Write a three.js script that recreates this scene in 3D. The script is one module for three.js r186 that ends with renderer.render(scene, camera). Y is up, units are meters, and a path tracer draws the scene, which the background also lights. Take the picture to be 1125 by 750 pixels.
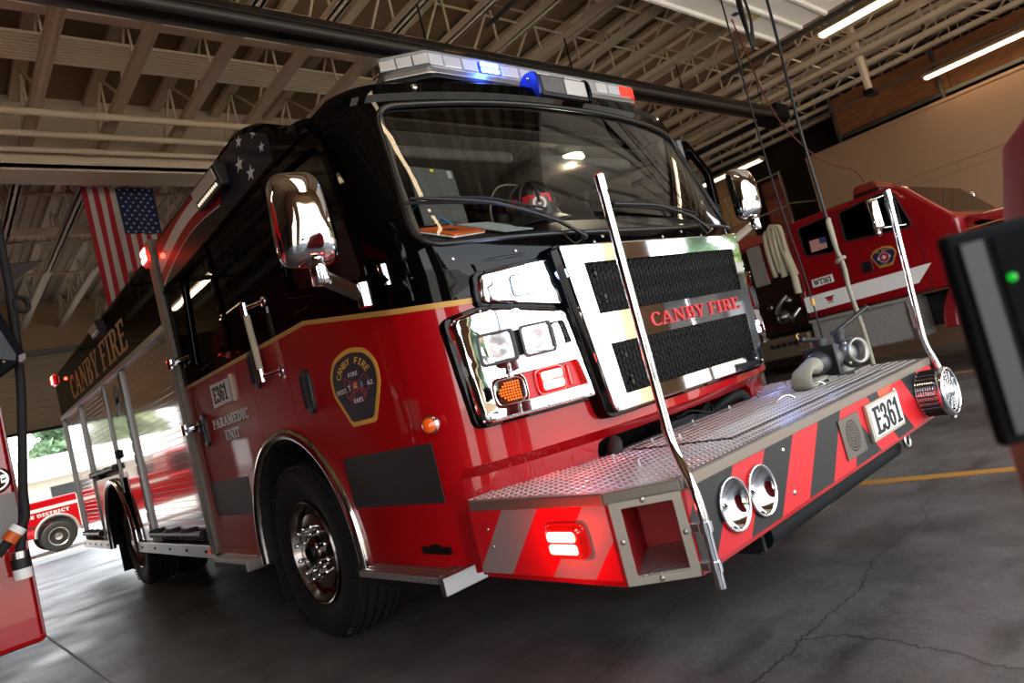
import * as THREE from 'three';
import { mergeGeometries, mergeVertices, toCreasedNormals } from 'three/addons/utils/BufferGeometryUtils.js';
import { RoundedBoxGeometry } from 'three/addons/geometries/RoundedBoxGeometry.js';
import { TextGeometry } from 'three/addons/geometries/TextGeometry.js';
import { FontLoader } from 'three/addons/loaders/FontLoader.js';
import { TessellateModifier } from 'three/addons/modifiers/TessellateModifier.js';
import { RectAreaLightUniformsLib } from 'three/addons/lights/RectAreaLightUniformsLib.js';
import { Brush, Evaluator, SUBTRACTION, INTERSECTION } from 'three-bvh-csg';

// ------------------------------------------------------------------ camera, sky, sun, exposure
const V = (x, y, z) => new THREE.Vector3(x, y, z);
const scene = new THREE.Scene();
const renderer = new THREE.WebGLRenderer({ antialias: true });
renderer.toneMapping = THREE.LinearToneMapping;
renderer.toneMappingExposure = 1.0;
renderer.shadowMap.enabled = true;
RectAreaLightUniformsLib.init();
const camera = new THREE.PerspectiveCamera(53.74, 1.5, 0.05, 300);
camera.filmGauge = 36;
camera.position.set(-2.843, 1.12, 1.95);
camera.quaternion.setFromRotationMatrix(new THREE.Matrix4().makeBasis(
  V(0.73178, -0.24489, 0.63602), V(0.14048, 0.96737, 0.21084), V(-0.66690, -0.06494, 0.74231)));
camera.focus = 3.4; camera.userData.fStop = 3.2;
scene.add(camera);

const SUN = V(-0.42, 0.86, 0.2).normalize();
const skyData = new Float32Array(256 * 128 * 4);   // bright hazy daylight, a little bluer overhead
for (let r = 0; r < 128; r++) for (let c = 0; c < 256; c++) { const up = Math.max(0, Math.sin(((r + 0.5) / 128 - 0.5) * Math.PI)), k = Math.pow(up, 0.6); skyData.set([1.0 - 0.35 * k, 0.99 - 0.2 * k, 0.97 - 0.02 * k, 1], (r * 256 + c) * 4); }
const sky = new THREE.DataTexture(skyData, 256, 128, THREE.RGBAFormat, THREE.FloatType);
sky.mapping = THREE.EquirectangularReflectionMapping; sky.magFilter = THREE.LinearFilter; sky.needsUpdate = true;
scene.background = sky; scene.backgroundIntensity = 6.0;
const sun = new THREE.DirectionalLight(0xfff1dd, 17);
sun.position.copy(SUN).multiplyScalar(40); sun.castShadow = true;
Object.assign(sun.shadow.camera, { left: -35, right: 35, top: 35, bottom: -35, near: 1, far: 100 });
sun.shadow.mapSize.set(2048, 2048);
scene.add(sun);

// ------------------------------------------------------------------ helpers
let SEED = 7;
const rnd = () => { SEED = (SEED * 1664525 + 1013904223) >>> 0; return SEED / 4294967296; };
const rr = (a, b) => a + (b - a) * rnd();
const taken = new Map();
function numbered(n) { const k = taken.get(n) || 0; taken.set(n, k + 1); return k ? `${n}_${String(k).padStart(3, '0')}` : n; }
const MAT = (color, roughness = 0.5, metalness = 0, o = {}) => new THREE.MeshPhysicalMaterial({ color, roughness, metalness, ...o });
function prep(g) {
  const h = g.index ? g.toNonIndexed() : g.clone();
  for (const k of Object.keys(h.attributes)) if (!['position', 'normal', 'uv'].includes(k)) h.deleteAttribute(k);
  if (!h.attributes.normal) h.computeVertexNormals();
  if (!h.attributes.uv) h.setAttribute('uv', new THREE.BufferAttribute(new Float32Array(h.attributes.position.count * 2), 2));
  h.morphAttributes = {};
  return h;
}
const join = (list) => { list = [].concat(list); return list.length === 1 ? list[0] : mergeGeometries(list.map(prep)); };
function add(name, geo, m, parent, ud) {
  const o = new THREE.Mesh(join(geo), m);
  o.castShadow = o.receiveShadow = true;
  const top = !parent || parent === scene;
  o.name = top ? numbered(name) : name;
  (parent || scene).add(o);
  if (ud) Object.assign(o.userData, ud);
  return o;
}
const each = (name, geos, m, parent, ud) => geos.map((g) => add(name, g, m, parent, ud));
function thing(name, label, category, group, p = [0, 0, 0], ry = 0) {
  const o = new THREE.Group(); o.name = numbered(name); o.position.set(...p); o.rotation.y = ry;
  o.userData = { label, category }; if (group) o.userData.group = group;
  scene.add(o); return o;
}
function sub(name, parent, label) { const o = new THREE.Group(); o.name = name; parent.add(o); if (label) o.userData.label = label; return o; }
const tag = (o, label, category, group) => { Object.assign(o.userData, { label, category }); if (group) o.userData.group = group; return o; };
const ST = { kind: 'structure' };
const basis = (ex, ey, ez, p) => new THREE.Matrix4().makeBasis(ex, ey, ez).setPosition(p);
const SIDE = (x = -1.3) => basis(V(0, 0, 1), V(0, 1, 0), V(-1, 0, 0), V(x, 0, 0));   // local (z, y) on a face that looks to -x
const SIDER = (x = 1.3) => basis(V(0, 0, -1), V(0, 1, 0), V(1, 0, 0), V(x, 0, 0));
const at = (g, x, y, z, rx = 0, ry = 0, rz = 0, s = 1) => {
  const m = new THREE.Matrix4().compose(V(x, y, z), new THREE.Quaternion().setFromEuler(new THREE.Euler(rx, ry, rz)), Array.isArray(s) ? V(...s) : V(s, s, s));
  g.applyMatrix4(m); return g;
};
const mx = (g, m) => { g.applyMatrix4(m); return g; };
const box = (w, h, d, x = 0, y = 0, z = 0, r = 0.004, rx = 0, ry = 0, rz = 0) => {
  r = Math.min(r, w / 2.01, h / 2.01, d / 2.01);
  return at(r > 0 ? new RoundedBoxGeometry(w, h, d, 1, r) : new THREE.BoxGeometry(w, h, d), x, y, z, rx, ry, rz);
};
// box from min to max
const bb = (a, b, r = 0.004) => box(b[0] - a[0], b[1] - a[1], b[2] - a[2], (a[0] + b[0]) / 2, (a[1] + b[1]) / 2, (a[2] + b[2]) / 2, r);
const between = (g, a, b) => { const d = b.clone().sub(a); g.applyQuaternion(new THREE.Quaternion().setFromUnitVectors(V(0, 1, 0), d.clone().normalize())); g.translate(a.x, a.y, a.z); return g; };
const rod = (a, b, r, seg = 12, r2 = r) => { a = V(...a); b = V(...b); const g = new THREE.CylinderGeometry(r2, r, a.distanceTo(b), seg); g.translate(0, a.distanceTo(b) / 2, 0); return between(g, a, b); };
const bar = (a, b, w, h, roll = 0) => { a = V(...a); b = V(...b); const l = a.distanceTo(b), g = new THREE.BoxGeometry(w, l, h); g.translate(0, l / 2, 0); if (roll) g.rotateY(roll); return between(g, a, b); };
const lathe = (pts, seg = 32) => new THREE.LatheGeometry(pts.map((p) => new THREE.Vector2(...p)), seg);
const latheAt = (pts, seg, p, dir) => between(lathe(pts, seg), V(...p), V(...p).add(V(...dir)));
const tube = (pts, r, seg = 40, rad = 10, closed = false, tension = 0.5) => new THREE.TubeGeometry(new THREE.CatmullRomCurve3(pts.map((p) => V(...p)), closed, 'catmullrom', tension), seg, r, rad, closed);
// polyline with rounded corners -> pipe of constant radius
function pipe(pts, r, bend = 0.08, rad = 12) {
  const path = new THREE.CurvePath(), P = pts.map((p) => V(...p)); let prev = P[0];
  for (let i = 1; i < P.length; i++) {
    if (i === P.length - 1) { path.add(new THREE.LineCurve3(prev, P[i])); break; }
    const a = P[i].clone().add(prev.clone().sub(P[i]).setLength(bend)), b = P[i].clone().add(P[i + 1].clone().sub(P[i]).setLength(bend));
    path.add(new THREE.LineCurve3(prev, a)); path.add(new THREE.QuadraticBezierCurve3(a, P[i], b)); prev = b;
  }
  return new THREE.TubeGeometry(path, P.length * 14, r, rad);
}
// polygon with rounded corners
function rpoly(pts, r = 0) {
  const s = new THREE.Shape(), n = pts.length, P = pts.map((p) => new THREE.Vector2(...p)), R = (i) => (Array.isArray(r) ? r[i] : r);
  for (let i = 0; i < n; i++) {
    const p = P[i], a = P[(i + n - 1) % n], b = P[(i + 1) % n], q = R(i);
    if (q <= 0) { i ? s.lineTo(p.x, p.y) : s.moveTo(p.x, p.y); continue; }
    const u = a.clone().sub(p), v = b.clone().sub(p), t = Math.min(q, u.length() * 0.49, v.length() * 0.49), A = p.clone().add(u.setLength(t)), B = p.clone().add(v.setLength(t));
    i ? s.lineTo(A.x, A.y) : s.moveTo(A.x, A.y);
    s.quadraticCurveTo(p.x, p.y, B.x, B.y);
  }
  s.closePath(); return s;
}
const rect = (x0, y0, x1, y1, r = 0) => rpoly([[x0, y0], [x1, y0], [x1, y1], [x0, y1]], r);
const holeOf = (shape, ...hs) => { for (const h of hs) shape.holes.push(new THREE.Path(h.getPoints(8))); return shape; };
const ext = (shape, depth, bevel = 0, seg = 8) => { const g = new THREE.ExtrudeGeometry(shape, { depth: depth - bevel, bevelEnabled: bevel > 0, bevelSize: bevel, bevelThickness: bevel, bevelOffset: -bevel, bevelSegments: 2, curveSegments: seg }); return g; };
const circ = (x, y, r, ry = r, seg) => { const s = new THREE.Shape(); s.absellipse(x, y, r, ry, 0, Math.PI * 2); return s; };
const creased = (g, a = 0.6) => toCreasedNormals(g, a);
function uvBox(g, s = 1) {   // uv in metres by the face's dominant direction
  g = prep(g); const p = g.attributes.position, n = g.attributes.normal, uv = g.attributes.uv;
  for (let i = 0; i < p.count; i += 3) {
    const a = V().fromBufferAttribute(p, i), b = V().fromBufferAttribute(p, i + 1), c = V().fromBufferAttribute(p, i + 2), m = b.clone().sub(a).cross(c.clone().sub(a));
    const ax = Math.abs(m.x), ay = Math.abs(m.y), az = Math.abs(m.z);
    [a, b, c].forEach((v, k) => ay >= ax && ay >= az ? uv.setXY(i + k, v.x * s, -v.z * s) : ax >= az ? uv.setXY(i + k, v.z * s, v.y * s) : uv.setXY(i + k, v.x * s, v.y * s));
  }
  return g;
}
function uvFit(g, x0, y0, w, h) { const p = g.attributes.position, uv = g.attributes.uv; for (let i = 0; i < p.count; i++) uv.setXY(i, (p.getX(i) - x0) / w, (p.getY(i) - y0) / h); return g; }
function canvas(w, h, draw, srgb = true, wrap = false) {
  const c = document.createElement('canvas'); c.width = w; c.height = h; draw(c.getContext('2d'), w, h);
  const t = new THREE.CanvasTexture(c); t.magFilter = THREE.LinearFilter; if (srgb) t.colorSpace = THREE.SRGBColorSpace;
  if (wrap) t.wrapS = t.wrapT = THREE.RepeatWrapping; return t;
}
const FONT = {};
for (const n of ['serif_bold', 'sans_bold']) FONT[n] = await new FontLoader().loadAsync(`fonts/droid/droid_${n}.typeface.json`);
// flat raised lettering, w wide and h high, centred on the origin
function text(str, w, h, depth = 0.002, font = 'serif_bold') {
  const g = new TextGeometry(str, { font: FONT[font], size: 1, depth: 1, curveSegments: 4, bevelEnabled: false });
  g.computeBoundingBox(); const b = g.boundingBox;
  g.translate(-(b.min.x + b.max.x) / 2, -(b.min.y + b.max.y) / 2, 0); g.scale(w / (b.max.x - b.min.x), h / (b.max.y - b.min.y), depth); return g;
}
const bold = (s, w, h, t, f) => join([[0, 0], [-t / 2, 0], [t / 2, 0], [0, t / 3], [0, -t / 3]].map(([x, y], i) => at(text(s, w - t, h - t * 0.6, 0.0008 + i * 0.0001, f), x, y, 0)));
function clip(poly, a, b, c) {   // keep a x + b y <= c
  const out = [];
  for (let i = 0; i < poly.length; i++) {
    const p = poly[i], q = poly[(i + 1) % poly.length], dp = a * p[0] + b * p[1] - c, dq = a * q[0] + b * q[1] - c;
    if (dp <= 0) out.push(p);
    if ((dp < 0 && dq > 0) || (dp > 0 && dq < 0)) { const t = dp / (dp - dq); out.push([p[0] + (q[0] - p[0]) * t, p[1] + (q[1] - p[1]) * t]); }
  }
  return out;
}
const ev = new Evaluator(); ev.useGroups = false; ev.attributes = ['position', 'normal', 'uv'];
const brush = (g) => { const b = new Brush(prep(g)); b.updateMatrixWorld(true); return b; };
const cut = (g, ...tools) => { let a = brush(g); for (const t of tools) { a = ev.evaluate(a, brush(t), SUBTRACTION); } return a.geometry; };
const meet = (g, t) => ev.evaluate(brush(g), brush(t), INTERSECTION).geometry;
const tess = (g, len, it = 8) => { let h = new TessellateModifier(len, it).modify(g.index ? g.toNonIndexed() : g); return h; };
const renorm = (g, a = 0.5) => { const h = g.clone(); h.deleteAttribute('normal'); const uv = h.attributes.uv; const t = toCreasedNormals(h, a); return t; };

// ------------------------------------------------------------------ materials
function noiseTex(w, h, f, srgb = false) { const d = new Uint8Array(w * h * 4); for (let y = 0; y < h; y++) for (let x = 0; x < w; x++) { const v = f(x, y); d.set(Array.isArray(v) ? [...v, 255] : [v, v, v, 255], (y * w + x) * 4); } const t = new THREE.DataTexture(d, w, h); t.wrapS = t.wrapT = THREE.RepeatWrapping; t.magFilter = THREE.LinearFilter; if (srgb) t.colorSpace = THREE.SRGBColorSpace; t.needsUpdate = true; return t; }
const plateBump = canvas(256, 256, (c, w, h) => {   // treadplate: 8 x 8 lozenges per tile, tile = 0.2 m
  c.fillStyle = '#000'; c.fillRect(0, 0, w, h); c.fillStyle = '#fff'; const n = 8, s = w / n;
  for (let i = 0; i < n; i++) for (let j = 0; j < n; j++) { c.save(); c.translate((i + 0.5) * s, (j + 0.5) * s); c.rotate((i + j) % 2 ? Math.PI / 4 : -Math.PI / 4); c.beginPath(); c.ellipse(0, 0, s * 0.52, s * 0.15, 0, 0, 7); c.fill(); c.restore(); }
}, false, true);
const plateTex = (rep) => { const t = plateBump.clone(); t.repeat.set(rep, rep); return t; };
const M = {
  red: MAT(0xa4060f, 0.4, 0, { specularIntensity: 0.15, clearcoat: 1, clearcoatRoughness: 0.03 }),
  redDark: MAT(0x7c0a10, 0.35, 0, { clearcoat: 0.8, clearcoatRoughness: 0.08 }),
  black: MAT(0x040405, 0.4, 0, { specularIntensity: 0, clearcoat: 0.4, clearcoatRoughness: 0.02 }),
  gold: MAT(0xc09246, 0.45, 0.1),
  chrome: MAT(0xe2e2e4, 0.04, 1),
  steel: MAT(0xb9b6b2, 0.28, 1),
  brushed: MAT(0xb8ae9e, 0.5, 0.6),
  alu: MAT(0x8f8d8a, 0.38, 1),
  darkMetal: MAT(0x1a1a1c, 0.45, 0.6),
  rubber: MAT(0x0c0c0d, 0.75),
  plastic: MAT(0x0b0b0d, 0.4),
  tire: MAT(0x101011, 0.7),
  glass: MAT(0xeef2f0, 0.0, 0, { transmission: 1, thickness: 0, ior: 1.52 }),
  tint2: MAT(0x16191a, 0.0, 0, { transmission: 1, thickness: 0, ior: 1.22 }),
  tint: MAT(0x8e9494, 0.0, 0, { transmission: 1, thickness: 0, ior: 1.52 }),
  lens: MAT(0xf4f6f8, 0.05, 0, { transmission: 0.9, thickness: 0, ior: 1.5 }),
  redLens: MAT(0xd01010, 0.1, 0, { transmission: 0.6, thickness: 0 }),
  amberLens: MAT(0xff7a10, 0.15, 0, { transmission: 0.35, thickness: 0 }),
  white: MAT(0xe6e4e0, 0.5), ink: MAT(0x0c0c0e, 0.6),
  reflectGray: MAT(0x8a8481, 0.5), bandGray: MAT(0x2c292a, 0.5), stripeRed: MAT(0xc8101c, 0.45), stripeBlack: MAT(0x141415, 0.5), stripeOrange: MAT(0xe84a2a, 0.45),
  nosing: MAT(0x857b70, 0.45, 0.6),
  bright: MAT(0xe8e8ea, 0.32, 0.7),
  deck: MAT(0x8d8780, 0.36, 0.9),
  treadDark: MAT(0xa09c96, 0.4, 0.3, { bumpMap: plateTex(3.2), bumpScale: 0.012 }),
  tread: MAT(0xb5b1ac, 0.35, 0.8, { bumpMap: plateTex(5), bumpScale: 0.006 }),
  seat: MAT(0x0d0d0f, 0.8), dash: MAT(0x131314, 0.7), headliner: MAT(0x4a4640, 0.9),
  hose: MAT(0x8e8a78, 0.9), hoseLight: MAT(0xb4ac94, 0.9), castMetal: MAT(0x3c3c3e, 0.5, 0.7),
};
const GLOW = (c, i, base = 0x111111) => MAT(base, 0.3, 0, { emissive: c, emissiveIntensity: i });
function lamp(p, color, intensity, dist = 0, r = 1) { const l = new THREE.PointLight(color, intensity, dist, 2); l.position.set(...p); l.castShadow = true; l.shadow.radius = r; scene.add(l); return l; }
// ------------------------------------------------------------------ the building
const CEIL = 5.4, JB = 4.75, ZB = -15, ZF = 3.2;
function fbm(x, y, o = 4) { let s = 0, a = 0.5; for (let i = 0; i < o; i++) { s += a * vnoise(x, y); x = x * 2.03 + 17.3; y = y * 2.03 + 9.1; a *= 0.5; } return s; }
function hash(i, j) { let n = (i * 374761393 + j * 668265263) | 0; n = Math.imul(n ^ (n >>> 13), 1274126177); return ((n ^ (n >>> 16)) >>> 0) / 4294967296; }
function vnoise(x, y) { const i = Math.floor(x), j = Math.floor(y), u = x - i, v = y - j, s = u * u * (3 - 2 * u), t = v * v * (3 - 2 * v); return (hash(i, j) * (1 - s) + hash(i + 1, j) * s) * (1 - t) + (hash(i, j + 1) * (1 - s) + hash(i + 1, j + 1) * s) * t; }
const CRACKS = [[[-2.6, 0.52], [-1.9, 0.6], [-0.97, 0.59], [-0.838, 0.603], [-0.72, 0.616], [-0.628, 0.595], [-0.547, 0.615], [-0.442, 0.604], [-0.295, 0.625], [-0.14, 0.63], [-0.013, 0.594], [0.163, 0.561], [0.319, 0.572], [0.529, 0.595], [0.64, 0.608], [0.733, 0.614], [0.885, 0.541], [1.071, 0.53], [1.346, 0.604], [1.531, 0.603], [1.809, 0.567], [1.948, 0.583], [3.2, 0.55], [5, 0.6]],
  [[-0.656, 0.586], [-0.61, 0.665], [-0.567, 0.733], [-0.583, 0.811], [-0.57, 0.903], [-0.602, 0.987], [-0.604, 1.089], [-0.656, 1.181], [-0.657, 1.265], [-0.6, 1.6]],
  [[-1.156, 0.039], [-1.005, 0.026], [-0.787, -0.016], [-0.658, -0.004], [-0.48, -0.061], [-0.334, -0.075]]];
const wobble = (pts) => { const o = []; for (let i = 0; i + 1 < pts.length; i++) for (let k = 0; k < 6; k++) { const t = k / 6; o.push([pts[i][0] + (pts[i + 1][0] - pts[i][0]) * t + (k ? rr(-0.01, 0.01) : 0), pts[i][1] + (pts[i + 1][1] - pts[i][1]) * t + (k ? rr(-0.01, 0.01) : 0)]); } o.push(pts[pts.length - 1]); return o; };
const cracks = CRACKS.map(wobble), scuffs = [];
for (let i = 0; i < 520; i++) scuffs.push([rr(-5, 9), rr(-6, ZF), rr(0.015, 0.16), rr(-1, 1), rr(-0.5, 0.5), rnd() < 0.22, rr(0.12, 0.5), rr(0.003, 0.014)]);
const floorTex = (x0, x1, z0, z1, w, h) => { const t = canvas(w, h, (c) => {   // worn concrete, drawn in metres
  const im = c.createImageData(w, h), sx = (x1 - x0) / w, sz = (z1 - z0) / h;
  for (let y = 0; y < h; y++) for (let x = 0; x < w; x++) {
    const X = x0 + x * sx + 40, Y = z0 + y * sz + 40, n = fbm(X * 0.9, Y * 0.9, 4), m = fbm(X * 7 + 5, Y * 4, 3), q = fbm(X * 2.2 + 40, Y * 5 + 3, 4), p = vnoise(X * 55, Y * 55), f = hash(x, y);
    let v = 82 + (n - 0.47) * 56 + (m - 0.45) * 34 + (p - 0.5) * 14 + (f - 0.5) * 16; if (q > 0.56) v -= (q - 0.56) * 110;
    const o = (y * w + x) * 4; im.data[o] = v * 1.02; im.data[o + 1] = v * 0.985; im.data[o + 2] = v * 0.97; im.data[o + 3] = 255;
  }
  c.putImageData(im, 0, 0);
  const P = ([x, z]) => [(x - x0) / sx, (z - z0) / sz];
  for (const cr of cracks) { c.strokeStyle = 'rgba(24,21,20,.8)'; c.lineWidth = 0.0055 / sx; c.beginPath(); cr.forEach((p, i) => i ? c.lineTo(...P(p)) : c.moveTo(...P(p))); c.stroke(); }
  for (const [x, z, l, a, b, rust, al, wd] of scuffs) { c.strokeStyle = `rgba(${rust ? '74,40,24' : '30,28,27'},${al})`; c.lineWidth = wd / sx; c.beginPath(); c.moveTo(...P([x, z])); c.quadraticCurveTo(...P([x + l * a * 0.5, z + l * b * 0.2]), ...P([x + l * a, z + l * b])); c.stroke(); }
}); t.anisotropy = 8; return t; };
const floorRough = noiseTex(512, 512, (x, y) => 56 + 80 * fbm(x * 0.02, y * 0.02) + 20 * hash(x, y));
floorRough.repeat.set(3, 3);
{
  let fl;
  for (const [x0, x1, z0, z1, w, h] of [[-5, 9, ZB, -2.4, 1024, 1024], [-5, 3, -2.4, ZF, 2048, 1434], [3, 9, -2.4, ZF, 1024, 956]]) {
    const g = new THREE.BoxGeometry(x1 - x0, 0.2, z1 - z0); g.translate((x0 + x1) / 2, -0.1, (z0 + z1) / 2);
    const p = g.attributes.position, uv = g.attributes.uv; for (let i = 0; i < p.count; i++) uv.setXY(i, (p.getX(i) - x0) / (x1 - x0), 1 - (p.getZ(i) - z0) / (z1 - z0));
    const m = add('floor', g, MAT(0xffffff, 1, 0, { map: floorTex(x0, x1, z0, z1, w, h), roughnessMap: floorRough }), scene, ST); fl = fl || m;
  }
  const plain = MAT(0x5b5856, 0.5);
  add('floor', [bb([-12.2, -0.2, ZB], [-5, 0, ZF], 0), bb([9, -0.2, ZB], [13, 0, ZF], 0)], plain, scene, ST);
  // painted bay lines
  const yellow = MAT(0xa8742a, 0.6), line = (n, x0, z0, x1, z1, w, m) => { const g = new THREE.BoxGeometry(w, 0.004, Math.hypot(x1 - x0, z1 - z0)); g.rotateY(Math.atan2(x1 - x0, z1 - z0)); g.translate((x0 + x1) / 2, 0.002, (z0 + z1) / 2); add(n, g, m, fl); };
  line('painted_line', 1.33, -0.6, 1.63, 1.15, 0.09, yellow);
  line('painted_line', 6.3, -2.2, 6.05, 0.9, 0.09, yellow);
  line('painted_line', -2.26, -6, -2.16, -1.5, 0.016, MAT(0xb8b6b0, 0.6));
}
const paintBeige = MAT(0xd9c4a6, 0.75), paintDeck = MAT(0x8f7455, 0.85), wallPaint = MAT(0xb89c78, 0.8), darkWall = MAT(0x3b322a, 0.85), galv = MAT(0x6a665f, 0.45, 0.8);
// ceiling: ribbed deck with open-web joists hanging under it
{
  const ceil = add('ceiling', bb([-12.4, CEIL, ZB - 0.25], [13.2, CEIL + 0.2, ZF + 0.25], 0), paintDeck, scene, ST);
  const silver = MAT(0xb8a890, 0.7);
  add('deck_sheet', (() => { const s = new THREE.Shape(); s.moveTo(-5.5, CEIL); let x = -5.5; while (x < 3) { s.lineTo(x, CEIL - 0.02); s.lineTo(x + 0.05, CEIL - 0.02); s.lineTo(x + 0.07, CEIL - 0.055); s.lineTo(x + 0.13, CEIL - 0.055); s.lineTo(x + 0.15, CEIL - 0.02); x += 0.15; } s.lineTo(x, CEIL); const g = new THREE.ExtrudeGeometry(s, { depth: 8.5, bevelEnabled: false }); g.translate(0, 0, ZB + 0.05); return g; })(), silver, ceil);
  const mk = (z0, z1) => {
    const L = z1 - z0, n = Math.round(L / 0.62), st = L / n, web = [], chord = [box(0.04, 0.075, L, -0.032, JB + 0.0375, (z0 + z1) / 2, 0.006), box(0.04, 0.075, L, 0.032, JB + 0.0375, (z0 + z1) / 2, 0.006)];
    chord.push(box(0.11, 0.008, L, 0, JB + 0.004, (z0 + z1) / 2, 0.003));
    for (let i = 0; i < n; i++) {
      const a = z0 + i * st, up = i % 2 ? [CEIL - 0.09, JB + 0.05] : [JB + 0.05, CEIL - 0.09];
      web.push(bar([0, up[0], a], [0, up[1], a + st], 0.022, 0.022)); if (i % 2) web.push(bar([0, JB + 0.05, a + st * 0.0], [0, CEIL - 0.08, a], 0.02, 0.02));
    }
    return [join(chord), box(0.12, 0.06, L, 0, CEIL - 0.065, (z0 + z1) / 2, 0.006), join(web)];
  };
  const F = mk(-6.1, ZF), B = mk(ZB + 0.02, -6.4);
  const x0 = -0.91, dx = 0.681;
  for (let k = -8; k <= 18; k++) for (const [G, m, lo, hi] of [[F, paintBeige, -5, 18], [B, MAT(0xdccdb6, 0.7), -8, 5]]) {
    if (k < lo || k > hi) continue;
    const j = sub('joist', ceil); j.position.x = x0 + dx * k;
    add('bottom_chord', G[0], m, j); add('top_chord', G[1], m, j); add('web', G[2], m, j);
  }
  // beam, slatted strip, pipes and bridging across the joists
  add('cross_beam', [bb([-9, 4.5, -6.4], [12, 4.58, -6.0], 0.01), bb([-9, 4.58, -6.24], [12, CEIL, -6.16], 0), bb([-9, 4.52, -6.02], [12, 4.7, -6.0], 0.004)], paintBeige, ceil);
  const strip = sub('slatted_strip', ceil); const sg = rod([-6, 0, 0], [4, 0, 0], 0.018, 8);
  for (let i = 0; i < 9; i++) { const s = add('slat', sg, paintBeige, strip); s.position.set(0, 4.98, -4.27 - i * 0.052); }
  add('purlin', bb([-6, 5.02, -4.05], [6, 5.16, -3.93], 0.005), paintBeige, ceil);
  for (const [z, r, y] of [[-5.1, 0.036, 4.69], [-5.55, 0.034, 4.69], [-5.86, 0.03, 4.66]]) add('pipe', [rod([-8, y, z], [6, y, z], r, 12), rod([-1.12, y, z], [-1.0, y, z], r * 1.25, 12)], paintBeige, ceil);
  for (const z of [-8.2, -10.2, -12]) add('pipe', rod([-8, 5.1, z], [3, 5.1, z], 0.025, 8), paintBeige, ceil);
  add('cross_beam', bb([-8, 4.9, -9.4], [3, 5.02, -9.28], 0.01), paintBeige, ceil);
  for (const z of [0.3, -2.0, -3.2]) add('bridging', [rod([-3, JB + 0.1, z], [11, JB + 0.1, z], 0.014, 6), rod([-3, CEIL - 0.12, z + 0.05], [11, CEIL - 0.12, z + 0.05], 0.014, 6)], paintBeige, ceil);
}
// walls
{
  const w = (n, a, b, m = wallPaint) => add(n, [].concat(a[0].length ? a : [a]).map((v, i) => bb(v, (a[0].length ? b : [b])[i], 0)), m, scene, ST);
  w('wall_rear', [[1.9, 0, ZB - 0.25], [-4.3, 4.25, ZB - 0.25], [-12.2, 4.25, ZB - 0.25]], [[13, 4.25, ZB], [1.9, CEIL, ZB], [-4.3, CEIL, ZB]], wallPaint);
  add('wall_rear', [bb([-12.2, 0, ZB - 0.25], [-4.3, 4.25, ZB], 0)], darkWall, scene, ST);
  add('wall_rear', [bb([1.9, 4.25, ZB - 0.25], [13, CEIL, ZB], 0)], wallPaint, scene, ST);
  w('wall_front', [[-12.2, 0, ZF], [-6.8, 3.5, ZF], [-4.2, 0, ZF], [-3.0, 3.5, ZF], [3.75, 0, ZF], [10, 0, ZF]], [[-6.8, CEIL, ZF + 0.25], [-4.2, CEIL, ZF + 0.25], [-3.0, CEIL, ZF + 0.25], [10, CEIL, ZF + 0.25], [4.4, 3.5, ZF + 0.25], [13, CEIL, ZF + 0.25]]);
  w('wall_left', [-12.4, 0, ZB - 0.25], [-12.2, CEIL, ZF + 0.25], darkWall);
  w('wall_right', [13, 0, ZB - 0.25], [13.2, CEIL, ZF + 0.25], darkWall);
  const panel = MAT(0x98775a, 0.75);
  const wi = add('wall_inner', bb([10, 0, -3.17], [10.14, 3.88, ZF], 0.003), panel, scene, ST);
  for (const [y, h] of [[2.86, 0.012], [2.72, 0.008]]) add('panel_joint', bb([9.994, y, -3.17], [10.002, y + h, ZF], 0), MAT(0x7a6344, 0.8), wi);
  add('top_trim', bb([9.985, 3.85, -3.18], [10.15, 3.9, ZF], 0.004), panel, wi);
  const ply = MAT(0xffffff, 0.75, 0, { map: canvas(512, 256, (c, W, H) => { const im = c.createImageData(W, H); for (let y = 0; y < H; y++) for (let x = 0; x < W; x++) { const g = fbm(x * 0.012, y * 0.11, 4), v = 0.75 + 0.45 * g; const o = (y * W + x) * 4; im.data[o] = 128 * v; im.data[o + 1] = 78 * v; im.data[o + 2] = 40 * v; im.data[o + 3] = 255; } c.putImageData(im, 0, 0); }, true, true) });
  const wm = add('wall_mezzanine', [bb([10.3, 4.02, -2.62], [10.34, 4.09, ZF], 0.004)], galv, scene, ST);
  for (const [z0, z1] of [[-2.6, -0.78], [-0.77, 1.05], [1.06, ZF]]) add('plywood_panel', uvBox(bb([10.32, 4.1, z0], [10.345, 4.78, z1], 0.002)), ply, wm);
  for (const z of [-2.6, -0.9, 0.8, 2.4]) add('upright', [bb([10.26, 3.6, z - 0.025], [10.3, 5.3, z + 0.025], 0.003)], galv, wm);
  add('upright', bb([12.6, 0, -7.5], [12.9, 3.2, -3.3], 0), darkWall, wm);
}
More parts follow.
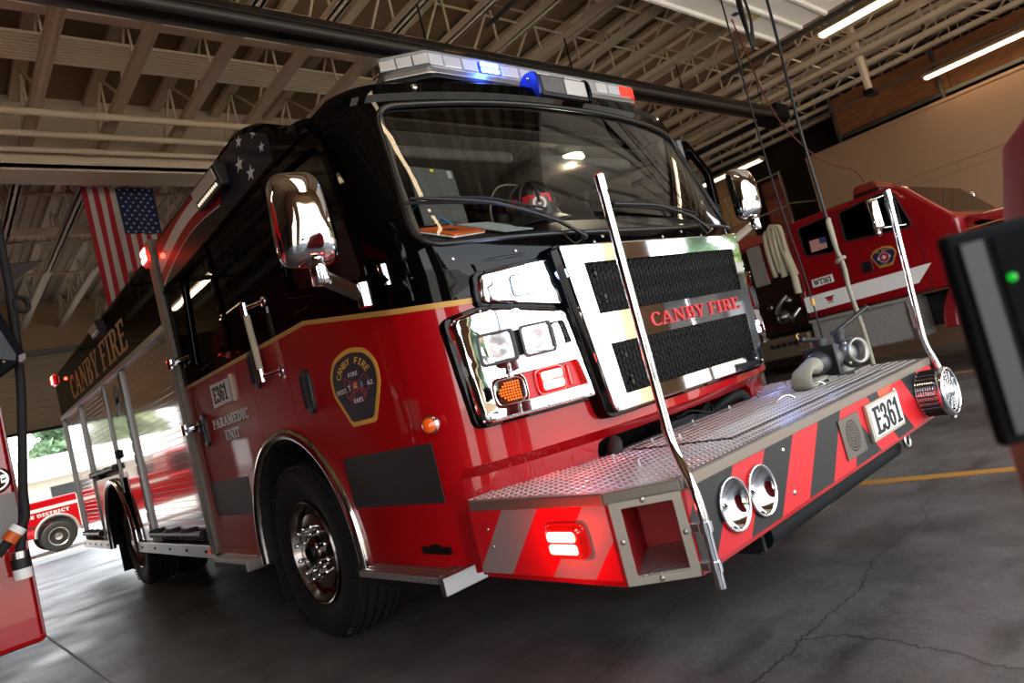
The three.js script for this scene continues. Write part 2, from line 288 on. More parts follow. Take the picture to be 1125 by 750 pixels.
// overhead doors
{
  const white = MAT(0xe8e2d8, 0.5), d1 = add('door_1', [rod([5.72, 4.4, -2.2], [5.72, 4.4, 2.6], 0.022, 8), bb([5.66, 4.37, -2.2], [5.7, 4.43, 2.6], 0.004), rod([1.55, 4.4, -2.2], [1.55, 4.4, 2.6], 0.022, 8)], galv, scene, ST);
  for (let i = 0; i < 14; i++) { const z = -1.36 + i * 0.3, s = new THREE.Shape(); s.moveTo(0, 0); s.lineTo(0.03, -0.03); s.lineTo(0.06, -0.03); s.lineTo(0.075, 0); s.lineTo(0.295, 0); s.lineTo(0.295, 0.04); s.lineTo(0, 0.04); const g = new THREE.ExtrudeGeometry(s, { depth: 3.8, bevelEnabled: false }); g.rotateY(-Math.PI / 2); g.translate(5.5, 4.4, z); add('door_panel', g, white, d1); }
  add('rating_label', bb([4.35, 4.393, -1.16], [4.62, 4.397, -1.05], 0), MAT(0xb7a878, 0.7), d1);
  add('rating_label', bb([4.18, 4.393, -1.18], [4.26, 4.397, -1.12], 0), MAT(0x20204a, 0.7), d1);
  for (const z of [-1.9, -0.4]) add('hanger', [bar([5.72, 4.4, z], [5.72, 4.75, z], 0.03, 0.008)], galv, d1);
  const d2 = add('door_2', [bb([-4.36, 0, ZB + 0.02], [-4.26, 4.1, ZB + 0.12], 0.004), bb([1.86, 0, ZB + 0.02], [1.96, 4.1, ZB + 0.12], 0.004), bb([-4.3, 4.18, ZB - 0.02], [1.9, 4.3, ZB + 0.16], 0.004)], galv, scene, ST);
  const slat = box(6.1, 0.142, 0.05, -1.2, 0.07, 0, 0.004), doorPaint = MAT(0xa8997f, 0.6);
  for (let i = 0; i < 11; i++) { const m = add('door_slat', slat, doorPaint, d2); m.position.set(0, 2.66 + i * 0.145, ZB + 0.06); }
  add('door_bottom_seal', bb([-4.25, 2.6, ZB + 0.03], [1.85, 2.66, ZB + 0.1], 0.01), M.rubber, d2);
}
// ground outside
const concreteTex = noiseTex(512, 512, (x, y) => { const v = 150 + 40 * (fbm(x * 0.03, y * 0.03) - 0.45) + 14 * (hash(x, y) - 0.5); return [v * 1.02, v, v * 0.96]; }, true);
{
  const t = concreteTex.clone(); t.repeat.set(0.25, 0.25);
  add('ground', [uvBox(bb([-60, -0.3, -80], [60, -0.01, ZB], 0)), uvBox(bb([-60, -0.3, ZF], [60, -0.01, 60], 0)), uvBox(bb([-60, -0.3, ZB], [-12.2, -0.01, ZF], 0)), uvBox(bb([13, -0.3, ZB], [60, -0.01, ZF], 0))], MAT(0xffffff, 0.85, 0, { map: t }), scene, ST);
}
// ------------------------------------------------------------------ the fire engine: cab and front
const E = thing('fire_engine', 'large red and black fire engine with chrome grille and glowing emergency lights, lettered E361', 'fire engine');
const lerpT = (tab, y) => { if (y <= tab[0][0]) return tab[0][1]; for (let i = 1; i < tab.length; i++) if (y <= tab[i][0]) { const [a, b] = [tab[i - 1], tab[i]]; return a[1] + (b[1] - a[1]) * (y - a[0]) / (b[0] - a[0]); } return tab[tab.length - 1][1]; };
const HWT = [[2.48, 1.3], [2.54, 1.29], [2.59, 1.262], [2.63, 1.2], [2.655, 1.1], [2.668, 0.95]];
const ZCT = [[0.8, -0.05], [0.845, 0], [1.64, 0], [1.72, -0.025], [2.5, -0.285], [2.53, -0.27], [2.585, -0.285], [2.63, -0.345], [2.655, -0.46], [2.668, -0.62]];
const BST = [[1.6, 1], [1.78, 0.75]];
const bow = (t) => -(0.3 * Math.pow(t, 2.5) + 0.16 * Math.pow(t, 26));
const surf = (x, y) => lerpT(ZCT, y) + bow(Math.min(1, Math.abs(x) / lerpT(HWT, y))) * lerpT(BST, y);
function cabLoft(d = 0, y0 = 0.42) {
  const ys = [y0, 0.6, 0.8, 0.845, 1.0, 1.2, 1.4, 1.6, 1.64, 1.72, 1.78, 1.95, 2.1, 2.25, 2.4, 2.48, 2.5, 2.53, 2.56, 2.585, 2.61, 2.63, 2.645, 2.655, 2.662, 2.668].filter((y) => y >= y0), n = 72, rows = [];
  for (const y of ys) {
    const hw = lerpT(HWT, y) - d, zc = lerpT(ZCT, y) - d, bs = lerpT(BST, y), Y = y > 2.45 ? y - d : y, row = [];
    row.push([-hw, Y, -3.5 + d], [-hw, Y, -2], [-hw, Y, -1]);
    for (let i = 0; i <= n; i++) { const u = (i / n) * 2 - 1, t = Math.sign(u) * (1 - Math.pow(1 - Math.abs(u), 2.2)); row.push([hw * t, Y, zc + bow(Math.abs(t)) * bs]); }
    row.push([hw, Y, -1], [hw, Y, -2], [hw, Y, -3.5 + d]); rows.push(row);
  }
  const pos = [], m = rows[0].length, tri = (a, b, c) => pos.push(...a, ...b, ...c);
  for (let j = 0; j + 1 < rows.length; j++) for (let i = 0; i < m; i++) { const k = (i + 1) % m, a = rows[j][i], b = rows[j][k], c = rows[j + 1][k], e = rows[j + 1][i]; tri(a, b, c); tri(a, c, e); }
  for (const [row, up] of [[rows[0], false], [rows[rows.length - 1], true]]) { const c = [0, row[0][1], -1.8]; for (let i = 0; i < m; i++) { const a = row[i], b = row[(i + 1) % m]; up ? tri(c, a, b) : tri(c, b, a); } }
  const g = new THREE.BufferGeometry(); g.setAttribute('position', new THREE.Float32BufferAttribute(pos, 3));
  g.setAttribute('uv', new THREE.Float32BufferAttribute(new Float32Array(pos.length / 3 * 2), 2));
  return creased(g, 0.55);
}
// (z, y) outline pushed through the whole width
const through = (shape, x0 = -1.7, x1 = 1.7) => mx(ext(shape, x1 - x0), SIDE(x1));
const WIN1 = [[-1.37, 2.47], [-0.71, 2.42], [-0.59, 1.73], [-1.38, 1.89]], WIN2 = [[-3.02, 2.45], [-2.42, 2.456], [-2.38, 1.83], [-3.15, 1.79]];
const WS = [[-1.235, 1.762], [0, 1.715], [1.235, 1.762], [1.15, 2.475], [0, 2.5], [-1.15, 2.475]], WSR = [0.12, 0.5, 0.12, 0.1, 0.5, 0.1];
const archShape = (cz, cy, r) => { const s = new THREE.Shape(); s.moveTo(cz - r, 0.2); s.lineTo(cz - r, cy); s.absarc(cz, cy, r, Math.PI, 0, true); s.lineTo(cz + r, 0.2); s.closePath(); return s; };
{
  const seams = [];
  for (const x of [-1.3, 1.3]) {
    for (const [z, y0, y1] of [[-1.62, 0.98, 2.52], [-0.5, 0.98, 1.75], [-2.17, 0.5, 2.52], [-3.34, 0.5, 2.52], [-2.13, 1.4, 1.69], [-1.68, 1.4, 1.69]]) seams.push(bb([x - 0.006, y0, z - 0.003], [x + 0.006, y1, z + 0.003], 0));
    for (const [y, z0, z1] of [[2.52, -1.62, -0.72], [2.52, -3.34, -2.17], [1.4, -2.13, -1.68], [0.5, -3.34, -2.55]]) seams.push(bb([x - 0.006, y - 0.003, z0], [x + 0.006, y + 0.003, z1], 0));
  }
  let cab = cut(cabLoft(0), cabLoft(0.055, 1.4), at(ext(rpoly(WS, WSR), 1.6), 0, 0, -0.9));
  cab = cut(cab, through(rpoly(WIN1, 0.07)), through(rpoly(WIN2, 0.07)), through(archShape(-1.88, 0.5, 0.655), -1.7, -0.6), through(archShape(-1.88, 0.5, 0.655), 0.6, 1.7), bb([-0.665, 0.3, -0.7], [0.715, 0.8, 0.2], 0.05), join(seams));
  const path = [[-4, 1.712], [-1.29, 1.7], [-0.42, 1.542], [-0.14, 1.497], [0.6, 1.497]];
  const prism = through(rpoly([...path, [0.6, 3.2], [-4, 3.2]]));
  add('cab_upper', meet(cab, prism), M.black, E, { label: 'gloss black upper half of the cab' });
  add('cab_lower', cut(cab, prism), M.red, E, { label: 'gloss red lower half of the cab' });
  const off = (d) => path.map(([z, y]) => [z, y + d]);
  add('gold_stripe', meet(cut(cabLoft(-0.003), cabLoft(0.001)), through(rpoly([...off(-0.012), ...off(0.012).reverse()]))), M.gold, E, { label: 'thin gold stripe between the red and the black paint' });
}
// raised rear roof of the cab
{
  const s = rpoly([[-3.5, 2.45], [-3.5, 2.89], [-1.62, 2.905], [-1.42, 2.86], [-1.05, 2.66], [-0.85, 2.62], [-0.85, 2.45]], [0.01, 0.06, 0.08, 0.14, 0.25, 0.05, 0.01]);
  const roof = add('raised_roof', at(mx(ext(s, 2.602, 0.055, 10), SIDE(1.301)), 0, 0, 0), M.black, E);
  // the waving flag printed along the side of the roof
  const W = 1024, H = 256, tex = canvas(W, H, (c) => {
    c.fillStyle = '#050507'; c.fillRect(0, 0, W, H);
    const X = (z) => (z + 3.45) / 2.25 * W, Y = (y) => (2.84 - y) / 0.36 * H;
    const band = (col, f, g) => { c.fillStyle = col; c.beginPath(); for (let i = 0; i <= 40; i++) { const z = -3.45 + i * 0.0525; c.lineTo(X(z), Y(f(z))); } for (let i = 40; i >= 0; i--) { const z = -3.45 + i * 0.0525; c.lineTo(X(z), Y(g(z))); } c.fill(); };
    const wv = (z) => 0.045 * Math.sin((z + 3.3) * 2.6) + (z + 3.45) * 0.045;
    c.save(); c.beginPath(); c.rect(0, 0, X(-1.78), H); c.clip();
    band('#a8141e', (z) => 2.86, (z) => 2.735 + wv(z)); band('#e2dfda', (z) => 2.735 + wv(z), (z) => 2.625 + wv(z) * 1.2); band('#a8141e', (z) => 2.625 + wv(z) * 1.2, (z) => 2.545 + wv(z) * 1.3); band('#dcd9d4', (z) => 2.545 + wv(z) * 1.3, (z) => 2.53 + wv(z) * 1.4);
    c.restore();
    c.fillStyle = '#0b0f26'; c.beginPath(); c.moveTo(X(-2.0), Y(2.86)); c.lineTo(X(-1.2), Y(2.86)); c.lineTo(X(-1.2), Y(2.55)); c.lineTo(X(-1.6), Y(2.5)); c.lineTo(X(-2.05), Y(2.6)); c.quadraticCurveTo(X(-1.85), Y(2.7), X(-2.0), Y(2.86)); c.fill();
    c.fillStyle = '#e0e0e4';
    for (const [z, y, r, a] of [[-1.62, 2.7, 30, 0.2], [-1.5, 2.6, 30, 0.35], [-1.56, 2.81, 24, 0.5], [-1.36, 2.77, 22, 0.1], [-1.3, 2.66, 20, 0.3], [-1.9, 2.78, 16, 0.2]]) { c.beginPath(); for (let i = 0; i < 10; i++) { const q = i % 2 ? r * 0.4 : r, t = a + i * Math.PI / 5; c.lineTo(X(z) + q * Math.sin(t), Y(y) - q * 1.1 * Math.cos(t)); } c.fill(); }
  });
  const sh = rpoly([[-3.45, 2.5], [-3.45, 2.84], [-1.6, 2.85], [-1.42, 2.8], [-1.2, 2.69], [-1.2, 2.5]], [0, 0, 0.05, 0.1, 0, 0]);
  add('flag_graphic', mx(uvFit(ext(sh, 0.002), -3.45, 2.48, 2.25, 0.36), SIDE(-1.301)), MAT(0xffffff, 0.45, 0, { map: tex, specularIntensity: 0.2, clearcoat: 0.4, clearcoatRoughness: 0.03 }), roof, { label: 'waving flag graphic with stars and stripes' });
  add('roof_rail', [mx(ext(rpoly([[-3.5, 2.455], [-3.5, 2.475], [-1.1, 2.545], [-0.8, 2.53], [-0.8, 2.51], [-1.1, 2.52]], 0.004), 0.012, 0.002), SIDE(-1.298))], M.black, roof);
}
// glazing
const drape = (shape, depth, off, bev = 0, len = 0.08) => { let g = tess(ext(shape, depth, bev), len); const p = g.attributes.position; for (let i = 0; i < p.count; i++) p.setZ(i, p.getZ(i) + off + surf(p.getX(i), p.getY(i))); return renorm(g, 0.45); };
const drapeTube = (pts, r, off, seg = 160, closed = false, rad = 8) => tube(pts.map(([x, y, o = 0]) => [x, y, surf(x, y) + off + o]), r, seg, rad, closed, 0.3);
{
  const outl = rpoly(WS, WSR).getSpacedPoints(120).map((p) => [p.x, p.y]);
  const ws = sub('windshield', E);
  add('windshield_glass', (() => { const g = tess(new THREE.ShapeGeometry(rpoly(WS, WSR), 12), 0.08); const p = g.attributes.position; for (let i = 0; i < p.count; i++) p.setZ(i, surf(p.getX(i), p.getY(i)) - 0.016); return renorm(g, 1.2); })(), M.glass, ws);
  add('rubber_seal', drapeTube(outl.slice(0, -1), 0.014, -0.004, 240, true), MAT(0x0a0a0b, 0.35), ws);
  for (const [w, n] of [[WIN1, 'front'], [WIN2, 'rear']]) for (const s of [-1, 1]) {
    const f = sub('side_window', E), S = s < 0 ? SIDE(-1.286) : SIDER(1.286), pts = w.map(([z, y]) => [s < 0 ? z : -z, y]);
    add('pane', mx(new THREE.ShapeGeometry(rpoly(pts, 0.07)), S), M.tint, f);
    const o = rpoly(pts, 0.08), big = rpoly(pts.map(([z, y]) => { const c = [pts.reduce((a, p) => a + p[0], 0) / 4, pts.reduce((a, p) => a + p[1], 0) / 4]; return [z + Math.sign(z - c[0]) * 0.035, y + Math.sign(y - c[1]) * 0.035]; }), 0.09);
    add('window_frame', mx(ext(holeOf(big, o), 0.022, 0.005), s < 0 ? SIDE(-1.292) : SIDER(1.292)), M.black, f);
  }
}
// chrome grille
{
  const gr = sub('grille', E);
  const outer = rpoly([[-0.738, 1.652], [0.738, 1.652], [0.662, 0.9], [-0.648, 0.9]], [0.015, 0.015, 0.05, 0.05]);
  holeOf(outer, rpoly([[-0.62, 1.574], [0.65, 1.574], [0.63, 1.325], [-0.6, 1.325]], 0.006), rpoly([[-0.582, 1.205], [0.61, 1.205], [0.592, 0.962], [-0.562, 0.962]], 0.006));
  add('grille_frame', at(ext(outer, 0.13, 0.008), 0, 0, -0.085), M.chrome, gr, { label: 'polished chrome grille surround' });
  add('dark_border', at(ext(rpoly([[-0.765, 1.662], [0.765, 1.662], [0.685, 0.885], [-0.672, 0.885]], 0.05), 0.11, 0.004), 0, 0, -0.1), M.black, gr);
  add('radiator', [bb([-0.64, 0.94, 0.012], [0.66, 1.6, 0.022], 0)], MAT(0x050506, 0.8), gr);
  const lou = []; for (let i = 0; i < 5; i++) { lou.push(box(1.3, 0.045, 0.006, 0.01, 0.985 + i * 0.05, 0.025, 0.002, 0.2)); lou.push(box(1.3, 0.045, 0.006, 0.01, 1.35 + i * 0.05, 0.025, 0.002, 0.2)); }
  add('louvers', lou.filter((_, i) => i % 4 !== 1), MAT(0x0b0b0d, 0.5), gr);
  each('label_plate', [bb([-0.55, 1.5, 0.03], [-0.52, 1.54, 0.034], 0.001), bb([-0.53, 1.38, 0.03], [-0.5, 1.42, 0.034], 0.001), bb([-0.5, 1.12, 0.03], [-0.47, 1.16, 0.034], 0.001), bb([-0.49, 1.0, 0.03], [-0.46, 1.04, 0.034], 0.001)], MAT(0x3a2c2c, 0.5), gr);
  const hexes = [], R = 0.0178, dx = R * 1.5, dy = R * Math.sqrt(3);
  const ring = (() => { const o = new THREE.Shape(), h = new THREE.Path(); for (let i = 0; i < 6; i++) { const a = i * Math.PI / 3; i ? o.lineTo(R * 1.01 * Math.cos(a), R * 1.01 * Math.sin(a)) : o.moveTo(R * 1.01, 0); i ? h.lineTo(R * 0.8 * Math.cos(a), R * 0.8 * Math.sin(a)) : h.moveTo(R * 0.8, 0); } o.closePath(); h.closePath(); o.holes.push(h); return new THREE.ExtrudeGeometry(o, { depth: 0.004, bevelEnabled: false }); })();
  for (const [y0, y1, w0, w1] of [[0.965, 1.2, -0.575, 0.6], [1.33, 1.57, -0.61, 0.64]]) { let c = 0; for (let x = w0 + R; x < w1; x += dx, c++) for (let y = y0 + (c % 2) * dy / 2; y < y1 + 0.01; y += dy) hexes.push(ring.clone().translate(x, y, 0.036)); }
  add('hexagon_mesh', hexes, MAT(0x060607, 0.7, 0, { specularIntensity: 0.3 }), gr, { kind: 'stuff' });
  add('lettering', at(text('CANBY FIRE', 0.805, 0.066, 0.006), 0.147, 1.263, 0.046), MAT(0xb5121f, 0.4), gr, { label: 'red raised serif letters' });
  each('screw', [[-0.71, 1.63], [0, 1.63], [0.71, 1.63], [-0.63, 0.925], [0.64, 0.925]].map(([x, y]) => at(new THREE.SphereGeometry(0.008, 8, 6), x, y, 0.045, 0, 0, 0, [1, 1, 0.5])), M.steel, gr);
}
// lamp helpers in the frame of the front surface
const frontM = (x, y, off) => { const e = 0.01, tx = V(2 * e, 0, surf(x + e, y) - surf(x - e, y)).normalize(), ty = V(0, 2 * e, surf(x, y + e) - surf(x, y - e)).normalize(), n = tx.clone().cross(ty).normalize(); return basis(tx, n.clone().cross(tx), n, V(x, y, surf(x, y)).addScaledVector(n, off)); };
function flasher(parent, m, w, h, led, glow, lensM) {   // rounded warning light with two rows of diodes
  add('warning_housing', mx(ext(rect(-w / 2 - 0.01, -h / 2 - 0.01, w / 2 + 0.01, h / 2 + 0.01, h * 0.34), 0.018, 0.005), m), lensM, parent);
  add('warning_lens', mx(ext(rect(-w / 2, -h / 2, w / 2, h / 2, h * 0.3), 0.036, 0.012), m), lensM, parent);
  for (const sy of [-1, 1]) add('light_diodes', mx(at(ext(rect(-w * 0.4, -h * 0.18, w * 0.4, h * 0.18, h * 0.15), 0.016, 0.006), 0, sy * h * 0.21, 0.026), m), led, parent);
}
const LED = { red: GLOW(new THREE.Color().setRGB(1, 0.2, 0.17), 7), white: GLOW(new THREE.Color().setRGB(0.62, 0.74, 1), 5), blue: GLOW(new THREE.Color().setRGB(0.16, 0.3, 1), 6), head: GLOW(0xfff4e6, 1.2), amberOff: MAT(0xff7a12, 0.4, 0, { emissive: 0xff7a10, emissiveIntensity: 0.7 }), redLens: MAT(0x7a0606, 0.15, 0, { emissive: 0xff1008, emissiveIntensity: 0.5, clearcoat: 1 }), blueLens: MAT(0x0a1c70, 0.2, 0, { emissive: 0x1030ff, emissiveIntensity: 0.4, clearcoat: 1 }), clearLens: MAT(0x8e8f92, 0.12, 0.6, { clearcoat: 1 }) };
for (const s of [-1, 1]) {
  const cl = sub('headlight_cluster', E, s < 0 ? 'chrome headlight cluster with a red warning light on' : 'chrome headlight cluster at the far side of the grille');
  const P = (pts) => pts.map(([x, y]) => [-s * x, y]);
  const bz = rpoly(P([[-1.2, 1.44], [-1.07, 1.462], [-0.732, 1.385], [-0.685, 0.996], [-1.172, 0.996]]), [0.04, 0.06, 0.03, 0.02, 0.05]);
  holeOf(bz, rpoly(P([[-1.125, 1.356], [-0.748, 1.358], [-0.728, 1.23], [-1.116, 1.22]]), 0.03), rpoly(P([[-1.108, 1.18], [-0.727, 1.182], [-0.7, 1.042], [-1.124, 1.04]]), 0.03));
  add('bezel', drape(bz, 0.06, 0.0, 0.014), M.chrome, cl);
  add('bezel_border', drape(rpoly(P([[-1.216, 1.452], [-1.07, 1.476], [-0.722, 1.396], [-0.67, 0.984], [-1.186, 0.984]]), 0.04), 0.03, -0.005, 0.003), M.black, cl);
  add('lamp_well', [drape(rpoly(P([[-1.125, 1.356], [-0.748, 1.358], [-0.728, 1.23], [-1.116, 1.22]]), 0.03), 0.012, 0.016)], MAT(0x6a6a6e, 0.15, 1), cl);
  add('warning_well', [drape(rpoly(P([[-1.108, 1.18], [-0.727, 1.182], [-0.7, 1.042], [-1.124, 1.04]]), 0.03), 0.012, 0.016)], MAT(0x8a1418, 0.25, 0.3), cl);
  for (const [x, w] of [[-1.044, 0.138], [-0.877, 0.128]]) {
    const m = frontM(-s * x, 1.288, 0.024), h = 0.112;
    add('headlamp_rim', mx(ext(holeOf(rect(-w / 2 - 0.014, -h / 2 - 0.012, w / 2 + 0.014, h / 2 + 0.012, 0.02), rect(-w / 2, -h / 2, w / 2, h / 2, 0.014)), 0.034, 0.003), m), M.plastic, cl);
    const bowl = new THREE.PlaneGeometry(w, h, 16, 14), p = bowl.attributes.position; for (let i = 0; i < p.count; i++) { const u = p.getX(i) / (w / 2), v = p.getY(i) / (h / 2); p.setZ(i, 0.022 - 0.022 * Math.exp(-3.2 * (u * u + v * v)) + (Math.abs((u * 4) % 1) < 0.16 ? 0.0015 : 0)); } bowl.computeVertexNormals();
    add('reflector', mx(bowl, m), MAT(0xe6e8ea, 0.3, 0.85), cl);
    add('bulb', mx(at(new THREE.SphereGeometry(0.014, 12, 10), 0, 0, 0.014), m), LED.head, cl);
    add('headlamp_lens', mx(at(new THREE.PlaneGeometry(w, h), 0, 0, 0.027), m), M.lens, cl);
  }
  { const m = frontM(-s * -0.765, 1.29, 0.02); add('corner_reflector', mx(ext(rect(-0.03, -0.055, 0.022, 0.055, 0.02), 0.014, 0.006), m), M.chrome, cl); }
  { const m = frontM(-s * -1.034, 1.105, 0.02), dots = [];   // amber arrow
    add('turn_signal_frame', mx(ext(holeOf(rect(-0.08, -0.064, 0.076, 0.064, 0.045), rect(-0.066, -0.05, 0.062, 0.05, 0.036)), 0.034, 0.003), m), M.chrome, cl);
    add('turn_signal_lens', mx(ext(rect(-0.07, -0.054, 0.066, 0.054, 0.038), 0.018, 0.006), m), MAT(0x3a1208, 0.15, 0, { clearcoat: 1 }), cl);
    for (let i = -3; i <= 3; i++) for (let k = 0; k < 9; k++) { const x = -0.05 + Math.abs(i) * 0.012 + k * 0.0115; if (x < 0.05) dots.push(at(new THREE.SphereGeometry(0.0048, 6, 5), x, i * 0.0115, 0.019)); }
    add('amber_diodes', dots.map((g) => mx(g, m)), LED.amberOff, cl); }
  { const m = frontM(-s * -0.855, 1.11, 0.018); flasher(cl, m, 0.128, 0.1, s < 0 ? LED.red : MAT(0xdfe6ff, 0.2, 0, { emissive: 0x86a8ff, emissiveIntensity: 5 }), 0, s < 0 ? LED.redLens : LED.clearLens); add('side_diode', mx(ext(rect(0.085, -0.045, 0.1, 0.045, 0.006), 0.016, 0.004), s < 0 ? m : m.clone().multiply(new THREE.Matrix4().makeTranslation(-0.18, 0, 0))), LED.redLens, cl); }
  each('screw', [[-1.165, 1.43], [-1.075, 1.448], [-0.745, 1.37], [-0.705, 1.01], [-1.15, 1.012], [-0.9, 1.01]].map(([x, y]) => mx(at(new THREE.SphereGeometry(0.006, 8, 6), 0, 0, 0, 0, 0, 0, [1, 1, 0.5]), frontM(-s * x, y, 0.06))), M.steel, cl);
  const ub = sub('upper_warning_light', E, s < 0 ? 'bluish white warning light on, above the headlights' : undefined);
  const us = rpoly(P([[-1.055, 1.602], [-0.748, 1.617], [-0.722, 1.408], [-1.07, 1.482]]), [0.025, 0.01, 0.02, 0.03]);
  holeOf(us, rpoly(P([[-0.968, 1.586], [-0.772, 1.593], [-0.76, 1.442], [-0.978, 1.464]]), 0.004));
  add('bezel', drape(us, 0.05, 0, 0.01), M.chrome, ub);
  add('bezel_border', drape(rpoly(P([[-1.072, 1.614], [-0.742, 1.63], [-0.712, 1.394], [-1.086, 1.472]]), 0.03), 0.03, -0.006, 0.003), M.black, ub);
  add('lamp_well', drape(rpoly(P([[-0.968, 1.586], [-0.772, 1.593], [-0.76, 1.442], [-0.978, 1.464]]), 0.004), 0.012, 0.01), MAT(0x1a1a20, 0.3, 0.3), ub);
  const m = frontM(-s * -0.878, 1.524, 0.014); flasher(ub, m, 0.125, 0.105, s < 0 ? LED.white : MAT(0xdfe6ff, 0.2, 0, { emissive: 0xc8d8ff, emissiveIntensity: 1.2 }), 0, LED.clearLens);
}
// lights that belong to those lamps
const onFront = (x, y, o) => V(0, 0, 0).applyMatrix4(frontM(x, y, o)).toArray();
lamp(onFront(-0.855, 1.11, 0.1), 0xff2a1c, 0.35); lamp(onFront(-0.878, 1.524, 0.1), 0xa8c0ff, 0.3); lamp(onFront(0.855, 1.11, 0.1), 0x86a8ff, 0.25);
// wipers, hood seam, hood bolts
{
  for (const [a, b, c, d] of [[[-0.5, 1.695], [-0.62, 1.79], [-1.17, 1.97], [-0.62, 1.845]], [[0.55, 1.7], [0.42, 1.78], [-0.2, 1.86], [0.55, 1.8]]]) {
    const w = sub('windshield_wiper', E);
    add('wiper_arm', [drapeTube([a, b, [(b[0] + c[0]) / 2, (b[1] + c[1]) / 2 + 0.02, 0.02], c], 0.009, 0.045, 60), mx(at(new THREE.CylinderGeometry(0.022, 0.026, 0.04, 14), 0, 0, 0, Math.PI / 2), frontM(a[0], a[1], 0.02))], M.plastic, w);
    add('wiper_blade', [drapeTube([[c[0] - 0.05, c[1] + 0.005], [(c[0] + d[0]) / 2, (c[1] + d[1]) / 2 + 0.012], [d[0], d[1]]], 0.008, 0.016, 60), drapeTube([[c[0] - 0.03, c[1] + 0.012], [(c[0] + d[0]) / 2, (c[1] + d[1]) / 2 + 0.03], [d[0], d[1] + 0.01]], 0.006, 0.034, 60)], M.rubber, w);
    add('washer_hose', drapeTube([[a[0] - 0.02, a[1] - 0.01], [a[0] - 0.1, a[1] - 0.03, 0.03], [a[0] - 0.13, a[1] + 0.02, 0.03], [a[0] - 0.06, a[1] + 0.05, 0.02], [b[0], b[1] + 0.01]], 0.004, 0.03, 60), M.rubber, w);
  }
  const scr = []; for (const [x, y] of [[-1.12, 1.69], [-0.85, 1.68], [-0.42, 1.675], [0.1, 1.675], [0.5, 1.675], [0.9, 1.68], [-0.35, 1.7], [0.3, 1.7]]) scr.push(mx(at(new THREE.SphereGeometry(0.009, 10, 6), 0, 0, 0, 0, 0, 0, [1, 1, 0.5]), frontM(x, y, 0.003)));
  each('screw', scr, M.steel, E);
  const rb = sub('roof_bolts', E); for (const x of [-0.95, 0.93, -0.166, -0.011, 0.137]) add('bolt', mx(at(new THREE.SphereGeometry(0.017, 14, 10), 0, 0, 0, 0, 0, 0, [1, 1, 0.7]), frontM(x, 2.555, 0.004)), M.chrome, rb);
  add('hood_seam', [drapeTube([[-1.26, 1.655], [-0.9, 1.66], [0, 1.662], [0.9, 1.66], [1.26, 1.655]], 0.007, 0.001, 120)], MAT(0x020203, 0.5), E);
}
// corner marker lamps
for (const s of [-1, 1]) {
  const g = sub('marker_lamp', E), d = [s * 0.95, 0, 0.3];
  add('chrome_base', latheAt([[0, 0], [0.04, 0], [0.04, 0.012], [0.034, 0.022], [0.03, 0.022]], 24, [s * 1.292, 1.05, -0.37], d), M.chrome, g);
  add('amber_lens', latheAt([[0.031, 0.018], [0.031, 0.03], [0.022, 0.044], [0, 0.05]], 24, [s * 1.292, 1.05, -0.37], d), MAT(0xc04a0c, 0.2, 0, { emissive: 0xff6a10, emissiveIntensity: 0.22, clearcoat: 1 }), g);
}
